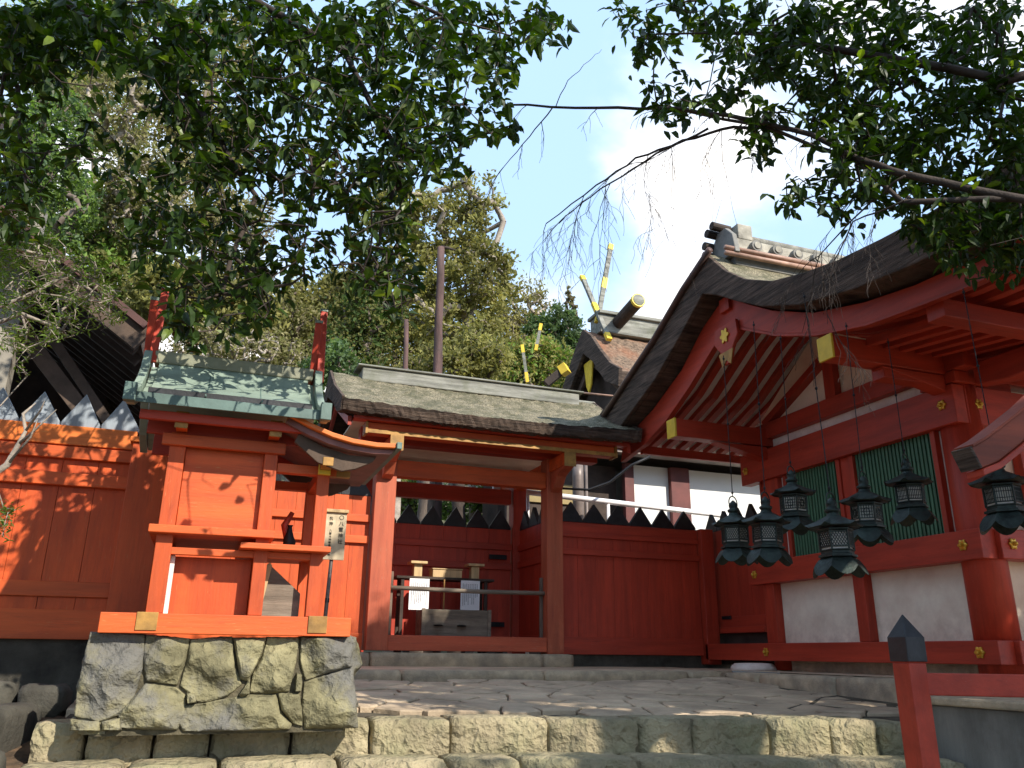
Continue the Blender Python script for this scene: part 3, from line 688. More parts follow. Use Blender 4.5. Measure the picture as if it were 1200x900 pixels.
def rock(poly, seed, y0=4.90, ydepth=.12, bulge=.045, fr=None):
    r = random.Random(seed); P = []
    for a, b in zip(poly, poly[1:]+poly[:1]):
        n = max(2, int(math.dist(a, b)/.018))
        for k in range(n):
            t = k/n; P.append((a[0]+(b[0]-a[0])*t, a[1]+(b[1]-a[1])*t))
    cx = sum(p[0] for p in P)/len(P); cz = sum(p[1] for p in P)/len(P); R_ = max(math.dist(p, (cx, cz)) for p in P)
    ph = [r.uniform(0, 20) for _ in range(8)]; tilt = (r.uniform(-.12, .12), r.uniform(-.12, .12))
    rings = [(1.045, ydepth), (1.045, .02), (1.035, .002), (1.01, -.008), (.95, -.012), (.88, -.014), (.80, -.014), (.71, -.014), (.61, -.014), (.5, -.014), (.38, -.014), (.25, -.014), (.12, -.014)]
    planes = []
    for k in range(9):
        a = r.uniform(0, 2*pi); sl2 = r.uniform(.15, .75); q0 = (cx+cos(a)*R_*r.uniform(.0, .75), cz+sin(a)*R_*r.uniform(.0, .75)); planes.append((q0, cos(a)*sl2, sin(a)*sl2))
    n = len(P); vs = []
    for (s, dy) in rings:
        for p in P:
            x = cx+(p[0]-cx)*s; z = cz+(p[1]-cz)*s; bl = dy
            if dy < 0:
                h = min([.050]+[.036-((x-q0[0])*gx+(z-q0[1])*gz) for q0, gx, gz in planes])
                h += .004*sin(x*31+ph[0])*sin(z*37+ph[1])-.014*abs(sin(x*14-z*19+ph[2]))-.010*abs(sin(x*9+z*25+ph[3]))+.014
                bl = dy-max(-.012, h)*min(1, (1.02-s)/.12)+r.uniform(-.0015, .0015)
            vs.append((x+r.uniform(-.002, .002), y0+bl+.012, z+r.uniform(-.002, .002)))
    vs.append((cx, vs[-1][1], cz)); fs_ = []
    for q in range(len(rings)-1):
        for i in range(n): fs_.append((q*n+i, q*n+(i+1) % n, (q+1)*n+(i+1) % n, (q+1)*n+i))
    q = len(rings)-1
    for i in range(n): fs_.append((q*n+i, q*n+(i+1) % n, (q+1)*n))
    if fr: vs = [fr(*v) for v in vs]
    RM.add(vs, fs_)
for i, p in enumerate(rocks):
    w = [Z2(a) for a in p]; zmin, zmax = 1.262, 1.68
    rock([(v[0], zmin-.06+(v[2]-zmin)*(zmax-zmin+.06)/(zmax-zmin)) for v in w], 900+i)
# right flank: a few stones turned to face +X
for i, (ya, yb, za, zb) in enumerate(((4.93,5.22,1.45,1.68),(5.24,5.6,1.42,1.68),(4.93,5.35,1.2,1.43),(5.37,5.75,1.2,1.40),(5.62,5.8,1.42,1.68))):
    rock([(ya,za),(yb,za),(yb,zb),(ya,zb)], 950+i, 0, fr=lambda x, y, z: (.855-y, x, z))
for i, (ya, yb, za, zb) in enumerate(((4.93,5.25,1.2,1.68),(5.27,5.8,1.2,1.66))):
    rock([(ya,za),(yb,za),(yb,zb),(ya,zb)], 970+i, 0, fr=lambda x, y, z: (-.50+y-.06*(1.68-z), x, z))
ro = RM.build('boulders', STONE_R, pl, smooth=True)
for p_ in ro.data.polygons: pass
MB().box(-.47, .81, 4.925, 5.8, 1.18, 1.66).build('mortar_core', mat('packed_joint_soil', (.105, .09, .055), .95, .3, 14, .8, 40), pl)

sh = empty('small_shrine', (.1, 5.25, 1.70), 'little red wooden shrine with green copper roof on the boulder plinth', 'shrine')
YF, YB = 4.90, 5.44
box('base_rail', -.50, .80, 4.84, 4.94, 1.682, 1.785, RED_H, sh, .004)
box('base_rail', -.50, .80, 5.44, 5.54, 1.70, 1.785, RED_H, sh, .004)
box('base_rail', -.29, -.19, 4.942, 5.438, 1.70, 1.78, RED_H, sh, .004)
box('base_rail', .545, .635, 4.942, 5.438, 1.70, 1.78, RED_H, sh, .004)
for X in (-.325, .56): MB().box(X, X+.105, 4.832, 4.948, 1.698, 1.790).build('corner_fitting', OLIVE, sh, .002)
# posts: body (x=-.24, .27) and porch (x=.58)
for X, z1, w in ((-.245, 2.78, .085), (.27, 2.78, .075)):
    for Y in (YF, YB): box('post', X-w/2, X+w/2, Y-.035, Y+.045, 1.787, z1, RED_V, sh, .003)
for Y in (YF, YB): box('porch_post', .545, .617, Y-.03, Y+.045, 1.787, 2.66, RED_V, sh, .003)
box('side_panel', -.20, .232, YF+.012, YF+.03, 2.24, 2.72, RED_H, sh, .002)
box('side_panel', -.20, .232, YB-.02, YB, 2.24, 2.72, RED_H, sh, .002)
box('rear_panel', -.26, -.24, YF+.05, YB-.04, 1.9, 2.75, RED_V, sh, .002)
box('front_door', .255, .275, YF+.05, YF+.25, 2.24, 2.70, RED_V, sh, .002)
box('threshold', -.33, .33, YF-.10, YB+.12, 2.205, 2.248, RED_H, sh, .004)
box('porch_floor', .15, .645, YF-.125, YB+.10, 2.140, 2.172, RED_H, sh, .004)
box('floor_joist', -.25, .60, YF-.02, YF+.02, 2.10, 2.138, RED_H, sh, .003)
box('upper_rail', -.33, .345, YF-.065, YF-.03, 2.70, 2.765, RED_H, sh, .003)
box('upper_rail', -.33, .345, YB+.05, YB+.08, 2.70, 2.765, RED_H, sh, .003)
box('tie_beam', .31, .66, YF-.02, YF+.04, 2.60, 2.655, RED_H, sh, .003)
box('tie_beam', .55, .61, YF+.05, YB-.04, 2.58, 2.64, RED_V, sh, .003)
box('tie_beam', .31, .66, YB-.02, YB+.04, 2.60, 2.655, RED_H, sh, .003)
box('frieze_board', -.42, .47, YF-.02, YF+.01, 2.768, 2.90, DEEP_H, sh, .002)
box('frieze_board', -.42, .47, YB, YB+.03, 2.768, 2.90, DEEP_H, sh, .002)
box('eave_board', -.45, .50, 4.665, 4.70, 2.795, 2.845, DEEP_H, sh, .003)
for X in (-.235, .27):
    box('bracket_block', X-.03, X+.03, 4.70, YF-.005, 2.78, 2.85, RED_V, sh, .003)
    box('bracket_end', X-.034, X+.034, 4.69, 4.699, 2.765, 2.86, OLIVE, sh, .002)
box('porch_block', .545, .617, YF-.06, YF-.031, 2.60, 2.70, GOLDP, sh, .003)
# inner stair (sloping wedge) seen under the porch floor
MB().prism([(.30, 1.787), (.52, 1.787), (.52, 1.92), (.33, 2.08), (.30, 2.06)], 'y', YF+.10, YB-.06).build('stair_block', WOOD, sh, .004)
MB().prism([(.285, 1.787), (.30, 1.787), (.345, 2.07), (.33, 2.09), (.29, 2.05)], 'y', YF+.08, YF+.13).build('stair_cheek', WOODL, sh, .002)
box('inner_plank', -.215, -.18, YF+.04, YF+.06, 1.787, 2.10, WHITEP, sh, .002)
box('inner_panel', -.20, .23, YF+.10, YF+.12, 1.787, 2.10, RED_V, sh, .002)
# green copper roof, ridge along X
def slab_profile(P, th): return P+[(y, z-th) for (y, z) in P[::-1]]
YR = 5.17
prof = [(4.56, 2.905), (4.66, 2.925), (4.80, 2.975), (4.95, 3.06), (5.06, 3.15), (YR-.045, 3.235), (YR+.045, 3.235), (5.28, 3.15), (5.39, 3.06), (5.54, 2.975), (5.78, 2.905)]
cr_ = MB(); 
cr_.prism(slab_profile(prof, .045), 'x', -.47, .50); cr_.build('copper_roof', COPPER, sh, .004)
# stepped second layer: a raised upper sheet gives the dark line across the slope
up2 = [(4.725, 2.975), (4.80, 3.003), (4.95, 3.088), (5.06, 3.178), (YR-.05, 3.262), (YR+.05, 3.262), (5.28, 3.178), (5.39, 3.088), (5.6, 2.975)]
MB().prism(slab_profile(up2, .022), 'x', -.43, .46).build('upper_sheet', COPPER, sh, .003)
for X in (-.13, .17):
    for half in (prof[:6], prof[5:]): MB().prism([(y, z+.030) for y, z in half]+[(y, z+.02) for y, z in half[::-1]], 'x', X, X+.006).build('seam', COPPERD, sh)
MB().box(-.47, .50, 4.548, 4.56, 2.85, 2.908).build('eave_fascia', COPPERD, sh, .003)
MB().box(-.43, .46, 4.700, 4.723, 2.948, 2.983).build('sheet_edge', BLACK, sh, .002)
MB().box(-.46, .49, YR-.06, YR+.06, 3.262, 3.34).build('ridge', mat('olive_ridge_metal', (.24, .24, .16), .5, .15, 4, .06, 20, WH, dirt=.4, dirtcol=(.15,.17,.12)), sh, .006)
for X in (-.52, .50):     # swept roof ends in copper
    e = [(4.53, 2.945), (4.64, 2.955), (4.78, 3.01), (4.93, 3.11), (5.04, 3.21), (YR-.07, 3.33), (YR+.07, 3.33), (5.30, 3.21), (5.41, 3.11), (5.56, 3.01), (5.80, 2.945)]
    MB().prism(slab_profile(e, .10), 'x', X, X+.045).build('roof_end', COPPER, sh, .004)
    box('eave_tip', X-.008, X+.052, 4.505, 4.56, 2.845, 2.945, COPPERD, sh, .004)
# crossed ridge horns (chigi)
for X in (-.49, .515):
    for sgn in (-1, 1):
        a = Vector((X+.02*sgn, YR-sgn*.06, 3.26)); b = Vector((X+.02*sgn, YR+sgn*.07, 3.80 if sgn > 0 else 3.66))
        hn = MB().bar(a, b, .022, .046, up=(1, 0, 0)).build('ridge_horn', DEEP_V, sh, .004)
        d = (b-a).normalized(); MB().bar(b+d*.001, b+d*.02, .026, .05, up=(1, 0, 0)).build('horn_cap', COPPER, hn)
# curved porch canopy falling to +X
cp = MB(); prf = [(.33, 2.90), (.45, 2.845), (.58, 2.80), (.70, 2.775), (.84, 2.765), (.95, 2.77)]
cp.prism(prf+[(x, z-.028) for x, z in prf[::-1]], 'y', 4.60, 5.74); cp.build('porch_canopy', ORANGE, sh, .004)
pr2 = [(x+.005, z-.03) for x, z in prf]
MB().prism(pr2+[(x-.02, z-.03) for x, z in pr2[::-1]], 'y', 4.64, 5.70).build('canopy_underboard', mat('purplish_underboard', (.22, .10, .09), .6, .2, 6, .1, 30), sh, .003)
MB().box(.955, .985, 4.585, 5.755, 2.735, 2.775).build('canopy_tip', COPPERD, sh, .003)
for Y in (4.72, 5.62):
    pc = [(.40, 2.80), (.55, 2.735), (.70, 2.70), (.86, 2.70), (.84, 2.67), (.74, 2.62), (.66, 2.60), (.52, 2.64), (.38, 2.75)]
    MB().prism(pc, 'y', Y-.015, Y+.015).build('canopy_bargeboard', WOODB, sh, .003)
MB().box(.55, .61, 4.70, YF-.061, 2.625, 2.675).build('canopy_bracket', OLIVE, sh, .003)
MB().box(.62, .74, YF-.02, YF+.03, 2.60, 2.64).build('canopy_bracket', OLIVE, sh, .003)
# little things standing in the porch
ve = empty('shrine_vessel', (.42, 5.2, 2.174), 'dark vases and red ritual fittings standing on the porch floor of the little shrine', 'vessel')
MB().lathe([(.018, 0), (.03, .02), (.034, .07), (.018, .12), (.012, .15), (.018, .16)], (.44, 5.16, 2.174), 12).build('dark_vase', IRON, ve, smooth=True)
MB().lathe([(.02, 0), (.03, .03), (.035, .08), (.015, .12)], (.46, 5.3, 2.174), 12).build('small_vase', IRON, ve, smooth=True)
MB().tube([(.43, 5.22, 2.174), (.44, 5.2, 2.26), (.41, 5.21, 2.34), (.45, 5.2, 2.42)], [.02, .03, .022, .014], 8).build('red_ornament', DEEP_V, ve, smooth=True)

# notice board on its post, with vertical writing
sg = empty('notice_board', (.82, 6.0, 1.5), 'pale wooden notice board with black vertical writing on a thin post beside the little shrine', 'sign')
MB().box(.745, .905, 5.985, 6.0, 2.225, 2.56).build('board', SIGNW, sg, .003)
MB().box(.735, .915, 5.965, 6.015, 2.562, 2.585).build('board_roof', WOODL, sg, .003)
MB().tube([(.80, 6.02, 1.35), (.812, 6.015, 1.9), (.825, 6.01, 2.40)], .014, 8).build('sign_post', STEEL, sg, smooth=True)
MB().box(.80, .828, 6.002, 6.03, 1.93, 1.96).build('post_clamp', IRON, sg)
def text_mesh(ch, size, x, z, y, name='writing'):
    cu = bpy.data.curves.new('t', 'FONT'); cu.body = ch; cu.size = size; cu.align_x = 'CENTER'; cu.align_y = 'CENTER'; cu.extrude = .0006; cu.offset = size*.012
    o = bpy.data.objects.new('t', cu); C.objects.link(o); bpy.context.view_layer.update()
    me = bpy.data.meshes.new_from_object(o.evaluated_get(bpy.context.evaluated_depsgraph_get()))
    vs = [(x+v.co.x, y-v.co.z, z+v.co.y) for v in me.vertices]; fs_ = [tuple(p.vertices) for p in me.polygons]
    bpy.data.objects.remove(o); return vs, fs_
for (col_x, z0_, dz_, sz_, string) in ((.868, 2.525, .043, .036, '〇八雷神社'), (.795, 2.515, .036, .029, '祭神'), (.795, 2.43, .0215, .019, '八雷大神鳴雷神荒魂')):
    wm = MB()
    for i_, ch_ in enumerate(string):
        v_, f_ = text_mesh(ch_, sz_, col_x, z0_-i_*dz_, 5.9835)
        if v_: wm.add(v_, f_)
    if wm.v:
        me_ = bpy.data.meshes.new('writing'); me_.from_pydata(wm.v, [], wm.f); me_.materials.append(INK)
        o_ = bpy.data.objects.new('writing', me_); C.objects.link(o_); o_.parent = sg; o_.location = -Vector(sg.location)

sg.location = Vector(EYE)+(Vector(sg.location)-Vector(EYE))*1.15; sg.scale = (1.15, 1.15, 1.15)

# ------------------------------------------------------------------ the great hall at the right
hl = empty('shrine_hall', (7.5, 6.4, 1.44), 'large deep red hall with white walls, green slatted windows and curved bark roof', 'building')
XW = 5.85
def octcol(x, y, z0, z1, r, m_=DEEP_V, n=20):
    return MB().lathe([(r, z0), (r, (z0+z1)/2), (r*.98, z1)], (x, y, 0), n).build('column', m_, hl, smooth=False)
for (x_, y_, r_) in ((6.0, 5.05, .17), (6.0, 7.70, .12), (9.0, 5.05, .17), (11.8, 5.05, .17), (6.0, 6.33, .05)):
    if r_ == .05: box('middle_post', 5.86, 5.98, 6.27, 6.39, 1.60, 3.50, DEEP_V, hl)
    else:
        c_ = octcol(x_, y_, 1.46, 3.85, r_)
        for p_ in c_.data.polygons: p_.use_smooth = abs(p_.normal.z) < .5
# foundation band
box('foundation', 5.98, 12, 5.0, 7.8, 1.42, 1.56, STONE_K, hl)
MB().lathe([(.25, 0), (.24, .04), (.20, .075), (.1, .08)], (5.72, 7.9, 1.45), 18).build('base_stone', WHITEP, hl, smooth=True)
# wall: lower plaster, beams, windows
MB().box(5.93, 5.97, 5.1, 7.7, 1.56, 3.9).build('side_wall', WHITE, hl)
MB().box(6.05, 12, 5.03, 5.07, 1.56, 3.9).build('front_wall', WHITE, hl)
MB().box(6.1, 12, 7.66, 7.70, 1.56, 3.9).build('rear_wall', WHITE, hl)
def beamY(z0, z1, y0, y1, x=XW, d=.12, name='wall_beam'): return box(name, x-d/2, x+d/2+.02, y0, y1, z0, z1, DEEP_Y, hl, .006)
def beamX(z0, z1, x0, x1, y=4.92, d=.12, name='wall_beam'): return box(name, x0, x1, y-d/2, y+d/2, z0, z1, DEEP_H, hl, .006)
beamY(1.555, 1.735, 4.86, 8.90, d=.16); beamX(1.555, 1.735, 5.94, 12, 4.89, .16)
beamY(2.36, 2.60, 4.86, 7.93, d=.15); beamX(2.36, 2.60, 5.94, 12, 4.89, .15)
beamY(3.50, 3.84, 4.9, 7.95, d=.11); beamX(3.50, 3.84, 5.93, 12, 4.95, .11)
# windows of green slats with frames
def slat_window(y0, y1):
    w = box('window', 5.90, 5.92, y0, y1, 2.602, 3.498, GREEN, hl, 0)
    mb = MB(); n = int((y1-y0)/.042)
    for k in range(n): yy = y0+(k+.5)*(y1-y0)/n; mb.box(5.872, 5.898, yy-.013, yy+.013, 2.602, 3.498)
    s_ = mb.build('slats', GREEN, w); return w
slat_window(5.25, 6.20); slat_window(6.44, 7.22)
for y0, y1, m_ in ((5.20, 5.25, DEEP_V), (6.20, 6.26, DEEP_V), (6.39, 6.44, DEEP_V), (7.22, 7.27, DEEP_V), (5.155, 5.2, None), (7.27, 7.36, None), (7.36, 7.62, DEEP_V)):
    box('window_frame' if m_ else 'plaster_strip', 5.84 if m_ else 5.90, 5.93, y0, y1, 2.602, 3.498, m_ or WHITEP, hl, .003)
wf = box('window', 6.55, 8.2, 4.98, 5.0, 2.602, 3.498, GREEN, hl, 0)
mb = MB()
for k in range(38): mb.box(6.56+k*.043, 6.586+k*.043, 4.955, 4.978, 2.602, 3.498)
mb.build('slats', GREEN, wf)
box('window_frame', 6.50, 6.55, 4.93, 5.02, 2.602, 3.498, DEEP_V, hl); box('window_frame', 8.2, 8.26, 4.93, 5.02, 2.602, 3.498, DEEP_V, hl)
box('lower_post', 5.83, 5.95, 6.24, 6.38, 1.737, 2.358, DEEP_V, hl); box('lower_post', 5.83, 5.95, 7.58, 7.76, 1.737, 2.358, DEEP_V, hl)
# gilt studs
def stud(x, y, z, ax, r=.05):
    n = 6; mb = MB(); c = Vector((x, y, z)); pts = []
    ring = []
    for k in range(24):
        a = 2*pi*k/24; rr = r*(.86+.14*cos(6*a)); ring.append((rr*cos(a), rr*sin(a)))
    def P(p, d): return (x-d, y+p[0], z+p[1]) if ax == 'x' else (x+p[0], y-d, z+p[1])
    for s_, d_ in ((1, 0), (.97, .010), (.7, .014), (.42, .014), (.36, .034), (.15, .042)): 
        mb.v += [P((p[0]*s_, p[1]*s_), d_) for p in ring]
    for q in range(5):
        for k in range(24): mb.f.append((q*24+k, q*24+(k+1) % 24, (q+1)*24+(k+1) % 24, (q+1)*24+k))
    mb.f.append(tuple(5*24+k for k in range(24)))
    mb.build('gilt_stud', GOLD, hl)
for z in (1.645, 2.48, 3.68):
    stud(XW-(.082 if z < 2 else .077 if z < 3 else .057), 5.03, z, 'x'); stud(6.06, 4.81 if z < 3 else 4.893, z, 'y')
stud(XW-.077, 7.82, 2.47, 'x'); stud(XW-.082, 7.72, 1.645, 'x'); stud(XW-.057, 7.85, 3.66, 'x')
# head band of plaster, tie beam and gable wall with struts
box('plaster_band', 5.88, 5.94, 5.12, 7.62, 3.842, 3.955, WHITEP, hl, .003)
box('tie_beam', 5.80, 5.96, 4.75, 7.95, 3.957, 4.14, DEEP_Y, hl, .008)
MB().prism([(4.95, 4.12), (7.85, 4.12), (6.40, 5.12)], 'x', 5.93, 5.96).build('gable_wall', WHITE, hl)
box('king_post', 5.84, 5.925, 6.32, 6.47, 4.142, 4.95, DEEP_V, hl)
for s_ in (-1, 1):
    MB().bar((5.885, 6.40+s_*.09, 4.60), (5.885, 6.40+s_*1.12, 4.15), .08, .11, up=(1, 0, 0)).build('diagonal_strut', DEEP_Y, hl, .005)
# column heads and brackets
box('bracket_block', 5.80, 6.2, 4.86, 5.24, 3.852, 3.95, DEEP_V, hl)
box('bracket_arm', 5.15, 6.6, 4.98, 5.12, 3.84, 3.96, DEEP_H, hl)
MB().prism([(4.0, 4.0), (4.0, 3.9), (4.2, 3.80), (4.5, 3.78), (4.80, 3.82), (4.80, 4.0)], 'x', 5.95, 6.13).build('bracket_arm', DEEP_Y, hl, .01)
MB().box(5.94, 6.14, 3.985, 3.998, 3.89, 4.01).build('gilt_end', OLIVE, hl)
box('bracket_block', 5.80, 6.0, 7.55, 7.90, 3.842, 3.95, DEEP_V, hl)
# purlins running out to the gable with gilt ends
for y_, z_ in ((5.03, 4.04), (7.50, 3.97)):
    box('purlin', 4.62, 12, y_-.08, y_+.08, z_-.10, z_+.10, DEEP_H, hl, .008)
    box('gilt_end', 4.595, 4.618, y_-.085, y_+.085, z_-.105, z_+.105, GOLDP, hl, .003)
    MB().prism([(4.62+.5, z_-.112), (5.80, z_-.112), (5.80, z_-.26), (5.55, z_-.20)], 'y', y_-.07, y_+.07).build('corbel', DEEP_H, hl, .006)
box('purlin', 4.62, 12, 6.32, 6.48, 4.93, 5.08, DEEP_H, hl, .008)
box('eave_purlin', 4.74, 12, 3.96, 4.12, 3.93, 4.07, DEEP_H, hl, .008)
# roof: bark top / bottom outlines on the gable, front at left of list
topP = [(2.75, 4.62), (3.4, 4.56), (3.8, 4.56), (4.15, 4.58), (4.6, 4.62), (5.0, 4.69), (5.42, 4.80), (5.80, 4.99), (6.1, 5.22), (6.40, 5.55), (6.75, 5.42), (7.24, 5.20), (7.94, 4.86), (8.94, 4.50)]
botP = [(2.80, 4.27), (3.53, 4.24), (3.88, 4.25), (4.47, 4.31), (5.11, 4.44), (5.6, 4.63), (5.95, 4.83), (6.25, 5.02), (6.5, 5.14), (6.97, 4.85), (7.54, 4.53), (8.36, 4.22), (8.85, 4.12)]
rf_ = sagroof(dense(topP, .1)+dense(botP[::-1], .1), 4.50, 12.2, BARK, hl, 'bark_roof', 60, 0, .006, 11)
# thick layered bark edge on the gable
me_b = MB().prism([(y, z+.004) for y, z in dense(topP, .12)]+[(y, z-.004) for y, z in dense(botP[::-1], .12)], 'x', 4.44, 4.497).build('bark_edge', BARKE, hl, .012)
MB().prism([(2.73, 4.63), (2.73, 4.27), (2.83, 4.26), (2.83, 4.60)], 'x', 4.44, 12.2).build('bark_edge', BARKE, hl, .01)
# red bargeboard
bt = [(3.05, 4.20), (3.67, 4.20), (4.11, 4.22), (4.61, 4.29), (5.18, 4.43), (5.7, 4.66), (6.1, 4.90), (6.42, 5.12), (6.87, 4.92), (7.32, 4.60), (7.97, 4.33), (8.75, 4.12)]
bb_ = [(3.05, 4.04), (3.67, 4.04), (4.11, 4.07), (4.61, 4.115), (5.18, 4.24), (5.7, 4.43), (6.15, 4.66), (6.42, 4.80), (6.70, 4.66), (7.17, 4.39), (7.69, 4.14), (8.18, 3.99), (8.80, 3.90)]
MB().prism(dense(bt, .12)+dense(bb_[::-1], .12), 'x', 4.66, 4.71).build('bargeboard', DEEP_Y, hl, .005)
MB().prism(dense([(y, z+.0) for y, z in bb_], .12)+dense([(y, z-.028) for y, z in bb_[::-1]], .12), 'x', 4.652, 4.72).build('bargeboard_lip', DEEP_Y, hl, .003)
# gable pendant with gilt flower
pend = [(6.22, 4.78), (6.58, 4.78), (6.60, 4.62), (6.50, 4.50), (6.46, 4.36), (6.36, 4.36), (6.30, 4.50), (6.20, 4.62)]
gg = MB().prism(pend, 'x', 4.61, 4.65).build('gable_pendant', DEEP_Y, hl, .008)
fl_ = MB(); ring = [(.075*(.8+.2*cos(6*a))*cos(a), .085*(.8+.2*cos(6*a))*sin(a)) for a in [2*pi*k/30 for k in range(30)]]
fl_.prism([(6.40+a, 4.66+b) for a, b in ring], 'x', 4.595, 4.608).build('gilt_flower', GOLD, gg)
MB().prism([(6.28, 4.49), (6.52, 4.49), (6.47, 4.34), (6.40, 4.40), (6.33, 4.34)], 'x', 4.60, 4.609).build('gilt_tip', OLIVE, gg)
# soffit boards and rafters
sof = [(3.02, 4.19), (3.88, 4.20), (4.47, 4.25), (5.11, 4.37), (5.6, 4.56), (6.1, 4.86), (6.42, 5.06), (6.87, 4.86), (7.54, 4.48), (8.36, 4.19), (8.80, 4.09)]
MB().prism(dense(sof, .12)+dense([(y, z-.012) for y, z in sof[::-1]], .12), 'x', 4.72, 12).build('soffit', WHITEP, hl)
def raft(x, lo, hi, w=.085, h=.065):
    P = [p for p in dense(sof, .1) if lo <= p[0] <= hi]; Q = [(y, z-.014) for y, z in P]
    return MB().prism(Q+[(y, z-h) for y, z in Q[::-1]], 'x', x-w/2, x+w/2)
x_ = 4.82
while x_ < 9.2:
    raft(x_, 6.45, 8.75).build('rafter', DEEP_Y, hl, .003)
    ft = raft(x_, 3.05, 6.38).build('rafter', DEEP_Y, hl, .003)
    MB().box(x_-.046, x_+.046, 3.03, 3.045, 4.06, 4.18).build('gilt_end', GOLDP, ft)
    x_ += .20
box('eave_batten', 4.73, 12, 3.0, 3.06, 4.185, 4.23, DEEP_H, hl, .004)
# second, lower tier of short rafters at the front
x_ = 5.0
while x_ < 7.6:
    MB().bar((x_, 4.2, 4.03), (x_, 4.95, 4.12), .07, .07).build('lower_rafter', DEEP_Y, hl, .003)
    x_ += .18
box('rear_eave_board', 4.74, 9, 8.40, 8.46, 3.90, 4.0, DEEP_H, hl)
# ridge: tiles, bamboo poles and an end ornament
rg = MB().box(4.72, 12, 6.27, 6.53, 5.42, 5.62).build('ridge', TILE, hl, .01)
MB().tube([(4.70, 6.40, 5.80), (12, 6.40, 5.80)], .06, 10).build('ridge_cap_tile', TILEL, rg, smooth=True)
MB().box(4.74, 12, 6.30, 6.50, 5.622, 5.75).build('tile_course', TILEL, rg, .008)
k_ = 0; x_ = 4.98
while x_ < 8.4:
    MB().tube([(x_, 6.24, 5.67), (x_, 6.299, 5.67)], .062, 16).build('round_tile', TILE, rg)
    MB().tube([(x_, 6.228, 5.67), (x_, 6.239, 5.67)], .038, 16).build('tile_boss', TILEL, rg)
    x_ += .26
for dz_ in (0, .06): MB().tube([(4.56, 6.22-.03*dz_, 5.50+dz_), (5.9, 6.22, 5.51+dz_)], .026, 8).build('bamboo_pole', PINK, rg, smooth=True)
MB().prism([(6.18, 5.52), (6.62, 5.52), (6.58, 5.74), (6.47, 5.86), (6.33, 5.86), (6.22, 5.74)], 'x', 4.66, 4.72).build('ridge_end_tile', TILE, rg, .01)
for (y_, z_) in ((6.52, 5.86), (6.42, 5.90), (6.58, 5.74), (6.60, 5.64)):
    MB().tube([(4.56, y_, z_+.01), (4.78, y_, z_)], .045, 12).build('round_tile', WOODD, rg)
MB().box(4.80, 4.98, 6.30, 6.50, 5.752, 5.93).build('ridge_block', TILEL, rg, .01)
# slanting gutter pole along the rear slope
MB().tube([hx(832, 292, 4.42), hx(800, 340, 4.42), hx(765, 400, 4.42), hx(735, 445, 4.42), hx(708, 487, 4.42)], .035, 8).build('gutter_pole', mat('brown_gutter', (.10, .055, .045), .5, .2, 5, .1, 30), hl, smooth=True)

